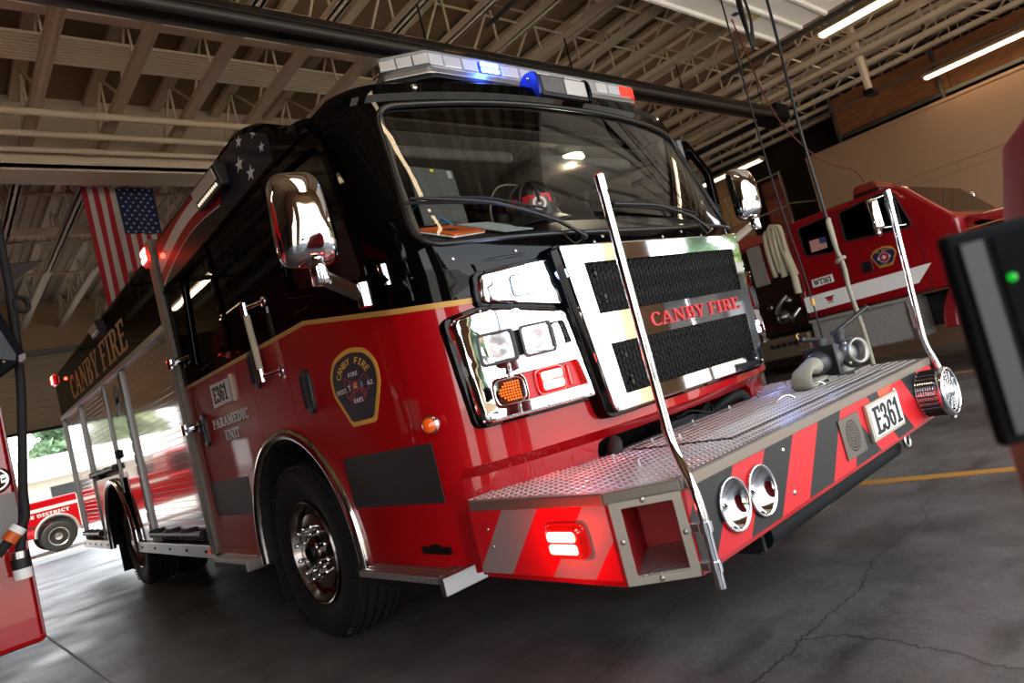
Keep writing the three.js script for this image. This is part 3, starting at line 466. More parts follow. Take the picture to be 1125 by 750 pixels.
// ------------------------------------------------------------------ fire engine: bumper, wheels, mirrors, rails, lights
const BT = 0.726, BB = 0.435, BZ = 0.671;
const CHA = V(-1.3, 0, 0.465), CHD = V(0.125, 0, 0.206), CHL = CHD.length();
const CHM = (x = 0) => { const ex = CHD.clone().normalize(), ey = V(0, 1, 0); return basis(ex, ey, ex.clone().cross(ey), CHA.clone()); };
const CHR = () => { const ex = V(0.125, 0, -0.206).normalize(), ey = V(0, 1, 0); return basis(ex, ey, ex.clone().cross(ey), V(1.175, 0, 0.671)); };
{
  const bu = sub('front_bumper', E);
  const plan = (i) => [[-1.3 + i, -0.24], [-1.3 + i, 0.465 + i * 0.3], [-1.175 + i * 0.6, BZ - i], [1.175 - i * 0.6, BZ - i], [1.3 - i, 0.465 + i * 0.3], [1.3 - i, -0.24]];
  const flat = (pts, y0, y1, bev = 0) => { const g = ext(rpoly(pts.map(([x, z]) => [x, -z]), 0), y1 - y0, bev); g.rotateX(-Math.PI / 2); g.translate(0, y0, 0); return g; };
  const back = [[0.75, -0.24], [0.72, 0.02], [-0.66, 0.02], [-0.7, -0.24]];
  // deck with a steel nosing
  add('deck_plate', flat([...plan(0.012), [1.2, -0.3], [0.8, -0.12], [-0.8, -0.12], [-1.2, -0.3]], 0.69, BT), M.deck, bu, { label: 'treadplate bumper deck' });
  const nose = []; const pl = plan(0); const seg = (a, b) => { const d = Math.hypot(b[0] - a[0], b[1] - a[1]), g = box(d, 0.036, 0.012, 0, 0.708, 0, 0.003); g.rotateY(-Math.atan2(b[1] - a[1], b[0] - a[0])); g.translate((a[0] + b[0]) / 2, 0, (a[1] + b[1]) / 2); return g; };
  for (let i = 0; i < 5; i++) add('deck_nosing', seg(pl[i], pl[i + 1]), M.nosing, bu);
  const topEdge = []; for (let i = 0; i < 5; i++) { const a = pl[i], b = pl[i + 1], d = Math.hypot(b[0] - a[0], b[1] - a[1]), g = box(d, 0.003, 0.03, 0, 0.7275, 0, 0.001); const ang = Math.atan2(b[1] - a[1], b[0] - a[0]); g.rotateY(-ang); const nx = Math.sin(ang), nz = -Math.cos(ang); g.translate((a[0] + b[0]) / 2 + nx * 0.012, 0, (a[1] + b[1]) / 2 + nz * 0.012); topEdge.push(g); }
  add('deck_edge', topEdge, M.nosing, bu);
  const loz = (() => { const g = new THREE.BufferGeometry(), a = 0.0145, b = 0.0052, h = 0.0026, v = [[-a, 0, 0], [0, 0, b], [a, 0, 0], [0, 0, -b], [-a * 0.5, h, 0], [a * 0.5, h, 0]], f = [[0, 1, 4], [1, 5, 4], [1, 2, 5], [2, 3, 5], [3, 4, 5], [3, 0, 4]]; g.setAttribute('position', new THREE.Float32BufferAttribute(f.flatMap((t) => t.flatMap((i) => v[i])), 3)); g.computeVertexNormals(); return g; })();
  const inside = (x, z) => { const zf = Math.abs(x) > 1.175 ? 0.465 + (1.3 - Math.abs(x)) * 1.648 : BZ; return Math.abs(x) < 1.285 && z < zf - 0.03 && z > (Math.abs(x) > 0.8 ? -0.28 : -0.1); }, spots = [];
  for (let i = -58; i <= 58; i++) for (let j = -14; j < 32; j++) { const x = (i + (j & 1) * 0.5) * 0.0275, z = j * 0.0275; if (inside(x, z)) spots.push([x, z, j & 1]); }
  const inst = new THREE.InstancedMesh(loz, M.bright, spots.length); inst.name = 'tread_lozenges'; inst.userData.kind = 'stuff'; const im = new THREE.Matrix4();
  spots.forEach(([x, z, k], n) => { const lid = x > -0.58 && x < 0.95 && z > 0.02 && z < 0.503; im.makeRotationY(k ? Math.PI / 4 : -Math.PI / 4).setPosition(x, BT + (lid ? 0.006 : 0), z); inst.setMatrixAt(n, im); }); bu.add(inst);
  // lid of the hose well and its gap
  const lid = flat([[-0.585, 0.508], [0.95, 0.508], [0.95, 0.02], [-0.585, 0.02]], BT, BT + 0.003);
  add('lid_gap', [bb([-0.592, BT, 0.018], [-0.58, BT + 0.004, 0.514], 0), bb([-0.592, BT, 0.504], [0.955, BT + 0.004, 0.515], 0)], M.plastic, bu);
  add('hose_well_lid', flat([[-0.58, 0.503], [0.95, 0.503], [0.95, 0.02], [-0.58, 0.02]], BT, BT + 0.006, 0.001), M.deck, bu);
  each('deck_bolt', [[-0.458, 0.033], [-0.455, 0.143], [-0.432, 0.164], [-0.062, -0.012], [0.264, -0.001], [0.593, -0.013], [0.994, -0.044], [-0.9, 0.3], [-0.75, 0.05]].map(([x, z]) => rod([x, BT, z], [x, BT + 0.024, z], 0.007, 8)), M.chrome, bu);
  each('lid_latch', [[0.25, 0.31], [0.62, 0.3]].map(([x, z]) => tube([[x - 0.05, BT + 0.006, z - 0.02], [x - 0.03, BT + 0.026, z], [x + 0.03, BT + 0.026, z + 0.012], [x + 0.05, BT + 0.006, z + 0.03]], 0.006, 20, 8)), M.chrome, bu);
  // skirts
  const HORN = [[-0.933, 0.575], [-0.753, 0.568]];
  const face = rect(-1.175, BB, 1.175, 0.692); for (const [x, y] of HORN) face.holes.push(new THREE.Path(circ(x, y, 0.08).getPoints(24)));
  add('front_face', at(ext(face, 0.012, 0.002), 0, 0, BZ - 0.012), M.red, bu);
  add('side_face', mx(ext(rect(-0.26, BB + 0.003, 0.465, 0.692), 0.012, 0.002), SIDE(-1.288)), M.red, bu);
  add('side_face', mx(ext(rect(-0.465, BB + 0.003, 0.26, 0.692), 0.012, 0.002), SIDER(1.288)), M.red, bu);
  add('corner_face', mx(at(ext(holeOf(rect(0, BB, CHL, 0.692), rect(0.044, 0.457, 0.209, 0.672)), 0.012, 0.001), 0, 0, -0.012), CHM()), M.red, bu);
  add('corner_face', mx(at(ext(rect(0, BB, CHL, 0.692), 0.012, 0.001), 0, 0, -0.012), CHR()), M.red, bu);
  add('bumper_floor', flat(plan(0.004), BB - 0.004, BB + 0.004), M.red, bu);
  // pocket step in the corner
  add('pocket_frame', mx(ext(holeOf(rect(0.01, 0.433, 0.236, 0.7, 0.006), rect(0.046, 0.457, 0.207, 0.671, 0.004)), 0.006, 0.0015), CHM()), M.brushed, bu);
  each('frame_bolt', [[0.118, 0.688], [0.118, 0.445], [0.027, 0.57], [0.222, 0.57]].map(([x, y]) => mx(at(new THREE.SphereGeometry(0.009, 12, 8), x, y, 0.006, 0, 0, 0, [1, 1, 0.6]), CHM())), M.steel, bu);
  add('pocket_liner', [mx(bb([0.03, 0.45, -0.3], [0.044, 0.68, 0], 0), CHM()), mx(bb([0.209, 0.45, -0.3], [0.223, 0.68, 0], 0), CHM()), mx(bb([0.03, 0.672, -0.3], [0.223, 0.684, 0], 0), CHM()), mx(bb([0.03, 0.45, -0.31], [0.223, 0.68, -0.3], 0), CHM())], MAT(0xa80a14, 0.6), bu);
  add('pocket_tread', mx(uvBox(bb([0.044, 0.445, -0.3], [0.209, 0.462, 0.0], 0.001)), CHM()), M.tread, bu);
  // chevrons: left of xc they lean one way, right of it the other
  const xc = 0.14, sl = 0.235 / 0.257, W = 0.2185, y0 = 0.447, y1 = 0.69;
  const stripe = (b0, b1, mirror, col, name, xl, xr) => {
    let p = [[b0, y0], [b1, y0], [b1 + sl * (y1 - y0), y1], [b0 + sl * (y1 - y0), y1]]; if (mirror) p = p.map(([x, y]) => [2 * xc - x, y]);
    p = mirror ? clip(p, -1, 0, -xc) : clip(p, 1, 0, xc); p = clip(p, -1, 0, -xl); p = clip(p, 1, 0, xr); if (p.length < 3) return null;
    return ext(rpoly(p), 0.0015);
  };
  const punch = (g) => cut(g, ...HORN.map(([x, y]) => at(new THREE.CylinderGeometry(0.08, 0.08, 0.1, 40), x, y, BZ, Math.PI / 2)));
  for (const mir of [false, true]) for (let k = 0; k < 8; k++) {
    const b0 = -0.007 - W * (k + 1) + W, g = stripe(b0 - W * 0 - W, b0, mir, 0, 0, -1.17, 1.17); const dark = k % 2 === 1;
    if (g) add('chevron_stripe', punch(at(g, 0, 0, BZ + (dark ? 0.0004 : 0))), dark ? M.stripeBlack : M.stripeRed, bu);
  }
  const tri = stripe(-0.007, 0.3, false, 0, 0, -1.17, 1.17), tri2 = stripe(-0.007, 0.3, true, 0, 0, -1.17, 1.17); for (const t of [tri, tri2]) if (t) add('chevron_stripe', at(t, 0, 0, BZ), M.stripeBlack, bu);
  const sideS = (z0, z1, m) => { let p = [[z0, 0.45], [z1, 0.45], [z1 + 0.222, 0.69], [z0 + 0.222, 0.69]]; p = clip(clip(p, 1, 0, 0.462), -1, 0, 0.255); if (p.length > 2) add('chevron_stripe', mx(ext(rpoly(p), 0.0015), SIDE(-1.3)), m, bu, m === M.reflectGray ? { label: 'grey stripe' } : undefined); };
  [[-0.49, -0.272, M.stripeRed], [-0.272, -0.075, M.reflectGray], [-0.075, 0.145, M.stripeRed], [0.145, 0.345, M.reflectGray], [0.345, 0.6, M.stripeRed]].forEach((a) => sideS(...a));
  add('chevron_stripe', at(ext(rpoly([[0.43, 0.62], [0.6, 0.69], [0.41, 0.69]]), 0.0015), 0, 0, BZ + 0.001), M.stripeOrange, bu);
  each('face_bolt', [[-0.54, 0.655], [-0.54, 0.498], [0.605, 0.66], [0.607, 0.501]].map(([x, y]) => at(new THREE.SphereGeometry(0.011, 14, 8), x, y, BZ + 0.001, 0, 0, 0, [1, 1, 0.6])), M.steel, bu);
  each('face_bolt', [[-0.161, 0.618], [-0.151, 0.552]].map(([z, y]) => at(new THREE.SphereGeometry(0.008, 12, 8), -1.301, y, z)), M.steel, bu);
  for (const [x, y] of HORN) add('air_horn', at(latheAt([[0.012, -0.1], [0.05, -0.06], [0.084, -0.004], [0.088, 0.004], [0.089, 0.01], [0.083, 0.012], [0.076, 0.004], [0.066, -0.008], [0.05, -0.021], [0.034, -0.03], [0.02, -0.034], [0.014, -0.03], [0.008, -0.022], [0, -0.02]], 40, [x, y, BZ + 0.003], [0, 0, 1]), 0, 0, 0), M.chrome, bu, { label: 'chrome horn bell' });
  { const s = rect(-0.066, 0.487, 0.137, 0.655, 0.008), cx = 0.036, cy = 0.571; for (let r = 1; r <= 5; r++) for (let i = 0; i < r * 7; i++) { const a = i / (r * 7) * Math.PI * 2 + r; s.holes.push(new THREE.Path(circ(cx + Math.cos(a) * r * 0.0125, cy + Math.sin(a) * r * 0.0125, 0.0042).getPoints(5))); }
    add('siren_speaker', at(ext(s, 0.004, 0, 4), 0, 0, BZ + 0.004), MAT(0x6c635c, 0.45, 0.5), bu); add('speaker_backing', bb([-0.06, 0.492, BZ], [0.13, 0.65, BZ + 0.004], 0), M.plastic, bu); }
  const np = sub('number_sign', E, 'white sign lettered E361 on the bumper');
  add('sign_holder', [bb([0.205, 0.497, BZ + 0.002], [0.585, 0.662, BZ + 0.02], 0.004)], M.brushed, np);
  add('sign_plate', bb([0.22, 0.512, BZ + 0.018], [0.572, 0.65, BZ + 0.024], 0.003), M.white, np);
  add('lettering', at(bold('E361', 0.31, 0.122, 0.007), 0.396, 0.581, BZ + 0.0245), M.ink, np);
  // red flasher on the side
  const sf = sub('side_warning_light', E, 'red warning light on, at the bumper side'); flasher(sf, SIDE(-1.3).multiply(new THREE.Matrix4().makeTranslation(0.268, 0.58, 0)), 0.165, 0.098, LED.red, 0, LED.redLens);
  lamp([-1.42, 0.58, 0.27], 0xff2a1c, 0.3);
  // mechanical siren drum
  const q = sub('mechanical_siren', E, 'round chrome siren drum on the bumper corner'), Q = [0.945, 0.57, BZ], prof = [[0, 0]]; for (let i = 0; i < 9; i++) { prof.push([0.108, 0.004 + i * 0.011], [0.112, 0.007 + i * 0.011], [0.108, 0.011 + i * 0.011]); } prof.push([0.12, 0.108], [0.125, 0.122], [0.12, 0.136], [0.108, 0.14], [0.104, 0.132]);
  add('siren_drum', latheAt(prof, 48, Q, [0, 0, 1]), M.chrome, q);
  add('siren_vents', (() => { const a = []; for (let i = 0; i < 26; i++) { const t = i / 26 * 6.283; a.push(at(new THREE.BoxGeometry(0.012, 0.006, 0.085), Q[0] + 0.111 * Math.cos(t), Q[1] + 0.111 * Math.sin(t), Q[2] + 0.055, 0, 0, t)); } return a; })(), M.plastic, q, { kind: 'stuff' });
  add('siren_grille', [...[0.02, 0.036, 0.052, 0.068, 0.084, 0.098].map((r) => at(new THREE.TorusGeometry(r, 0.0042, 6, 40), Q[0], Q[1], Q[2] + 0.136 - r * 0.1)), ...[0, 1, 2, 3, 4, 5].map((i) => at(box(0.2, 0.006, 0.006, 0, 0, 0, 0.002), Q[0], Q[1], Q[2] + 0.13, 0, 0, i * Math.PI / 6)), latheAt([[0.03, 0.128], [0.028, 0.142], [0, 0.15]], 24, Q, [0, 0, 1])], M.chrome, q);
  add('siren_back', latheAt([[0.1, 0.118], [0, 0.118]], 32, Q, [0, 0, 1]), M.plastic, q);
  // guide poles
  for (const s of [-1, 1]) {
    const gp = sub('guide_pole', E);
    const top = s < 0 ? [-1.105, 1.66, 0.62] : [1.12, 1.59, 0.725], bend = s < 0 ? [-1.1, 0.82, 0.622] : [1.125, 0.8, 0.69];
    add('pole', pipe([[s * 1.168, 0.395, 0.715], [s * 1.166, 0.67, 0.715], bend, top], 0.0155, 0.07, 16), M.chrome, gp);
    add('pole_tip', [rod(top, [top[0], top[1] + 0.052, top[2]], 0.0195, 16)], M.chrome, gp);
    if (s < 0) add('tip_band', rod([s * 1.105, 1.712, 0.62], [s * 1.105, 1.718, 0.62], 0.015, 16), M.stripeOrange, gp);
    for (const y of [0.46, 0.578]) add('pole_clamp', [bb([s * 1.168 - 0.012, y - 0.014, 0.665], [s * 1.168 + 0.012, y + 0.014, 0.715], 0.004), rod([s * 1.168, y - 0.016, 0.715], [s * 1.168, y + 0.016, 0.715], 0.021, 14)], M.chrome, gp);
  }
  // dark equipment under the bumper
  const ub = sub('underbumper', E);
  add('skid_bar', [at(new THREE.CylinderGeometry(0.052, 0.052, 1.3, 20), -0.03, 0.385, 0.575, 0, 0, Math.PI / 2), bb([-0.68, 0.38, 0.3], [0.62, 0.43, 0.58], 0.01)], MAT(0x090b0f, 0.75, 0, { specularIntensity: 0.5 }), ub);
  add('skid_plate', [bb([-0.71, 0.335, 0.36], [-0.69, 0.435, 0.6], 0.005), bb([-0.7, 0.325, 0.36], [0.63, 0.333, 0.575], 0.002)], MAT(0x0c0c0d, 0.7), ub); for (let i = 0; i < 9; i++) add('scuffed_edge', bb([-0.66 + i * 0.142, 0.331 + (i % 3) * 0.004, 0.58 + (i % 2) * 0.003], [-0.66 + i * 0.142 + rr(0.06, 0.12), 0.338 + (i % 3) * 0.004, 0.588 + (i % 2) * 0.003], 0.002), MAT(0x6e5e4a, 0.8), ub);
  add('tow_eye', at(new THREE.TorusGeometry(0.03, 0.009, 8, 20), 0.62, 0.41, 0.66), M.steel, ub);
  // what shows in the gap between the cab and the deck
  const en = sub('engine_bay', E);
  add('radiator_block', bb([-0.9, 0.5, -0.9], [0.9, 1.3, -0.5], 0.02), M.plastic, en);
  add('coolant_hose', [tube([[-0.62, 0.6, -0.1], [-0.6, 0.75, -0.06], [-0.5, 0.74, -0.16], [-0.42, 0.6, -0.3]], 0.035, 30, 10), tube([[0.6, 0.6, -0.1], [0.58, 0.76, -0.1], [0.45, 0.72, -0.2], [0.4, 0.6, -0.3]], 0.03, 30, 10)], M.rubber, en);
  each('cable', [0, 1, 2, 3].map((i) => tube([[-0.3 + i * 0.06, 0.66, -0.12], [-0.1 + i * 0.07, 0.74 + i * 0.01, -0.16], [0.15 + i * 0.06, 0.72, -0.15], [0.4, 0.78, -0.2]], 0.007, 30, 6)), M.rubber, en);
  add('cross_member', [bb([-0.9, 0.62, -0.3], [0.9, 0.7, -0.12], 0.006), bb([-0.2, 0.7, -0.2], [0.1, 0.76, -0.1], 0.006)], M.darkMetal, en);
}
// wheels
function wheel(name, x, z, s, dual) {
  const w = sub(name, E), R = 0.515, cy = 0.478, W = 0.3, dir = [s, 0, 0];
  const T = (cx) => { const half = W / 2, prof = [[0.3, -half * 0.8], [0.34, -half * 0.95], [0.42, -half * 1.02], [0.47, -half * 0.98], [0.5, -half * 0.88], [R, -half * 0.8]]; const grooves = [-0.6, -0.2, 0.2, 0.6]; for (const q of grooves) { prof.push([R, (q - 0.07) * half], [R - 0.014, (q - 0.05) * half], [R - 0.014, (q + 0.05) * half], [R, (q + 0.07) * half]); } prof.push([R, half * 0.8], [0.5, half * 0.88], [0.47, half * 0.98], [0.42, half * 1.02], [0.34, half * 0.95], [0.3, half * 0.8]);
    const g = creased(latheAt(prof, 72, [cx, cy, z], dir), 0.6), p = g.attributes.position; for (let i = 0; i < p.count; i++) if (p.getY(i) < 0.004) p.setY(i, 0.004); return g; };
  add('tire', T(x), M.tire, w);
  const lug = []; for (let i = 0; i < 72; i++) { const t = i / 72 * 6.283; if (cy + R * Math.sin(t) < 0.03) continue; lug.push(mx(new THREE.BoxGeometry(0.05, 0.012, 0.016), new THREE.Matrix4().makeTranslation(x + s * W * 0.43, cy + 0.499 * Math.sin(t), z + 0.499 * Math.cos(t)).multiply(new THREE.Matrix4().makeRotationX(-t)))); }
  add('tread_blocks', lug, M.tire, w, { kind: 'stuff' });
  const f = W / 2 * 0.86, rp = dual ? [[0.3, f], [0.292, f + 0.012], [0.284, f + 0.008], [0.27, f - 0.05], [0.25, f - 0.1], [0.16, f - 0.13], [0.13, f - 0.12], [0.12, f - 0.02], [0.1, f + 0.02], [0, f + 0.03]] : [[0.3, f], [0.296, f + 0.014], [0.286, f + 0.01], [0.272, f - 0.03], [0.262, f - 0.06], [0.235, f - 0.055], [0.215, f - 0.02], [0.17, f - 0.012], [0.12, f - 0.012], [0.11, f - 0.03], [0.085, f - 0.03], [0.083, f + 0.01], [0.07, f + 0.018], [0, f + 0.02]];
  add('rim', creased(latheAt(rp, 64, [x, cy, z], dir), 0.5), MAT(0xb0a6a0, 0.16, 1), w);
  const NUT = []; const n = 10; for (let i = 0; i < n; i++) { const t = (i + 0.5) / n * 6.283, r = dual ? 0.142 : 0.143, q = [x + s * (dual ? f - 0.13 : f - 0.015), cy + r * Math.sin(t), z + r * Math.cos(t)]; NUT.push(latheAt([[0.021, 0], [0.021, 0.012], [0.015, 0.016], [0.0145, 0.05], [0.011, 0.062], [0, 0.066]], 10, q, dir)); }
  each('lug_nut', NUT, M.chrome, w);
  if (!dual) { each('hand_hole', Array.from({ length: 10 }, (_, i) => { const t = i / 10 * 6.283; return at(new THREE.SphereGeometry(0.016, 10, 6), x + s * (f - 0.036), cy + 0.225 * Math.sin(t), z + 0.225 * Math.cos(t), 0, 0, 0, [0.35, 1, 1]); }), M.plastic, w); add('hub_cap', latheAt([[0.06, f], [0.055, f + 0.03], [0.04, f + 0.036], [0.036, f + 0.02], [0, f + 0.02]], 24, [x, cy, z], dir), M.darkMetal, w); }
  if (dual) add('inner_tire', T(x - s * 0.33), M.tire, w);
}
wheel('front_wheel', -1.13, -1.91, -1); wheel('front_wheel', 1.13, -1.91, 1); wheel('rear_wheel', -1.07, -6.75, -1, true); wheel('rear_wheel', 1.07, -6.75, 1, true);
// wheel arches
function uShape(cz, cy, r, q, y) { const s = new THREE.Shape(); s.moveTo(cz - r, y); s.lineTo(cz - r, cy); s.absarc(cz, cy, r, Math.PI, 0, true); s.lineTo(cz + r, y); s.lineTo(cz + q, y); s.lineTo(cz + q, cy); s.absarc(cz, cy, q, 0, Math.PI, false); s.lineTo(cz - q, y); s.closePath(); return s; }
for (const s of [-1, 1]) {
  const a = [], fl = []; const c = [-1.88, 0.5]; for (let i = 0; i <= 30; i++) { const t = Math.PI - i / 30 * Math.PI; a.push([s * 1.305, c[1] + 0.675 * Math.sin(t), c[0] + 0.675 * Math.cos(t)]); }
  const pts = [[s * 1.305, 0.41, c[0] - 0.675], ...a, [s * 1.305, 0.41, c[0] + 0.675]];
  add('fender_ring', tube(pts, 0.034, 120, 14, false, 0.2), MAT(0xcfc6bf, 0.1, 1), E, { label: 'polished steel fender ring' });
  const well = []; const lin = new THREE.CylinderGeometry(0.648, 0.648, 0.62, 40, 1, true, 0, Math.PI); lin.rotateZ(Math.PI / 2); lin.rotateX(Math.PI / 2 * 0); well.push(at(lin, s * 0.98, c[1], c[0], 0, 0, 0));
  add('wheel_well', [ext(uShape(c[0], c[1], 0.655, 0.63, 0.42), 0.62)].map((g) => mx(g, SIDE(s < 0 ? -0.68 : 1.3))), M.rubber, E);
  add('wheel_well_back', bb([s * 0.66 - 0.01, 0.25, -2.55], [s * 0.66 + 0.01, 1.16, -1.22], 0), M.rubber, E);
  add('mud_flap', bb([Math.min(s * 0.75, s * 1.25), 0.14, -2.585], [Math.max(s * 0.75, s * 1.25), 0.6, -2.57], 0.003), M.rubber, E);
}
// steps under the doors
for (const [z0, z1] of [[-1.09, -0.39], [-3.32, -2.64]]) {
  const st = sub('cab_step', E);
  add('step_tread', uvBox(bb([-1.41, 0.43, z0], [-0.95, 0.456, z1], 0.004)), M.tread, st);
  add('step_side', bb([-1.408, 0.39, z0], [-0.95, 0.432, z1], 0.004), M.darkMetal, st); add('step_end_cap', [bb([-1.412, 0.385, z1 - 0.02], [-0.95, 0.458, z1 + 0.012], 0.003)], M.steel, st);
  each('grip_strip', Array.from({ length: 6 }, (_, i) => bb([-1.4 + i * 0.034, 0.455, z0 + 0.01], [-1.382 + i * 0.034, 0.462, z1 - 0.025], 0.002)), M.steel, st);
}
// mirrors
for (const s of [-1, 1]) {
  const m = sub('side_mirror', E, 'chrome cased side mirror on a folding arm');
  const shell = new THREE.SphereGeometry(1, 64, 40), p = shell.attributes.position;   // rounded case, flat behind
  for (let i = 0; i < p.count; i++) { const x = Math.abs(p.getX(i)), y = Math.abs(p.getY(i)), z = Math.abs(p.getZ(i)), r = Math.pow(Math.pow(Math.pow(x, 4.5) + Math.pow(y, 4.5), 2.3 / 4.5) + Math.pow(z, 2.3), -1 / 2.3); p.setXYZ(i, p.getX(i) * r * 0.112 * (1 - 0.08 * p.getY(i) * r), p.getY(i) * r * 0.185, Math.max(0, p.getZ(i) * r) * 0.115); } shell.computeVertexNormals();
  const C = s < 0 ? [-1.66, 1.925, -0.36] : [1.6, 2.02, -0.31];
  add('mirror_case', at(shell, C[0], C[1], C[2], 0, s < 0 ? -0.2 : -0.1, 0), M.chrome, m);
  add('mirror_back', at(ext(rpoly([[-0.1, -0.165], [0.1, -0.165], [0.1, 0.17], [-0.1, 0.17]], 0.05), 0.012), C[0], C[1], C[2] - 0.012, 0, s < 0 ? -0.2 : -0.1, 0), M.plastic, m);
  const fy = C[1] - 0.265, fx = C[0], hx = fx - s * 0.19;
  add('mirror_foot', [latheAt([[0, 0], [0.034, 0], [0.034, 0.07], [0.026, 0.08], [0.026, 0.1]], 20, [fx, fy, C[2] + 0.05], [0, 1, 0])], M.chrome, m);
  each('mirror_arm', [bar([fx, fy + 0.04, C[2] + 0.03], [hx, fy - 0.05, -0.36], 0.05, 0.03), bar([hx, fy - 0.05, -0.36], [s * 1.3, 1.7, -0.44], 0.045, 0.03)], M.chrome, m);
  each('arm_hinge', [rod([hx, fy - 0.095, -0.36], [hx, fy, -0.36], 0.03, 14), rod([s * 1.3, 1.66, -0.44], [s * 1.3, 1.75, -0.44], 0.026, 14)], M.chrome, m);
}
// driver's door standing open on the far side
{
  const dr = sub('open_door', E, 'black cab door standing open on the far side');
  add('door_leaf', at(ext(holeOf(rpoly([[1.33, 0.62], [1.86, 0.62], [1.9, 1.9], [1.92, 2.34], [1.68, 2.58], [1.56, 2.57], [1.54, 1.9], [1.33, 1.8]], 0.02), rpoly([[1.63, 1.95], [1.84, 1.95], [1.86, 2.32], [1.7, 2.5], [1.64, 2.5]], 0.03)), 0.04, 0.005), 0, 0, -0.68), M.black, dr);
  add('door_edge', bb([1.53, 1.9, -0.69], [1.585, 2.57, -0.63], 0.004), MAT(0x7c7f84, 0.35, 0.5), dr);
  add('door_check', rod([1.3, 1.3, -0.6], [1.4, 1.3, -0.66], 0.02, 8), M.darkMetal, dr);
}
// grab rails
{
  const rail = (z0, y0, y1, z1) => { const g = sub('grab_rail', E), x = -1.36; add('grip', rod([x, y1 - 0.02, z0], [x, y0 + 0.02, z1], 0.019, 14), M.hoseLight, g, { label: 'ribbed grip' }); add('stanchion', [rod([x, y0 + 0.045, z1], [x, y0 - 0.03, z1], 0.024, 14), rod([x, y0, z1], [-1.3, y0, z1 + 0.14], 0.014, 10), latheAt([[0.028, 0], [0.028, 0.012], [0, 0.014]], 16, [-1.3, y0, z1 + 0.14], [-1, 0, 0])], M.chrome, g); add('stanchion', [rod([x, y1 - 0.045, z0], [x, y1 + 0.03, z0], 0.024, 14), rod([x, y1, z0], [-1.3, y1, z0 + 0.14], 0.014, 10), latheAt([[0.028, 0], [0.028, 0.012], [0, 0.014]], 16, [-1.3, y1, z0 + 0.14], [-1, 0, 0])], M.chrome, g); };
  rail(-1.86, 1.52, 1.93, -1.83);
}
// door handles
{
  const handle = (z, y) => { const g = sub('door_handle', E); const s = rpoly([[z - 0.05, y + 0.11], [z + 0.05, y + 0.115], [z + 0.06, y + 0.05], [z + 0.05, y - 0.12], [z - 0.02, y - 0.125], [z - 0.06, y - 0.06]], 0.035); add('handle_cup', mx(ext(s, 0.018, 0.008), SIDE(-1.3)), M.plastic, g); add('handle_lever', mx(at(box(0.035, 0.17, 0.014, 0, 0, 0, 0.006), z + 0.005, y - 0.005, 0.03), SIDE(-1.3)), M.rubber, g); };
  handle(-1.41, 1.36); handle(-2.06, 1.6); handle(-3.22, 1.36);
}
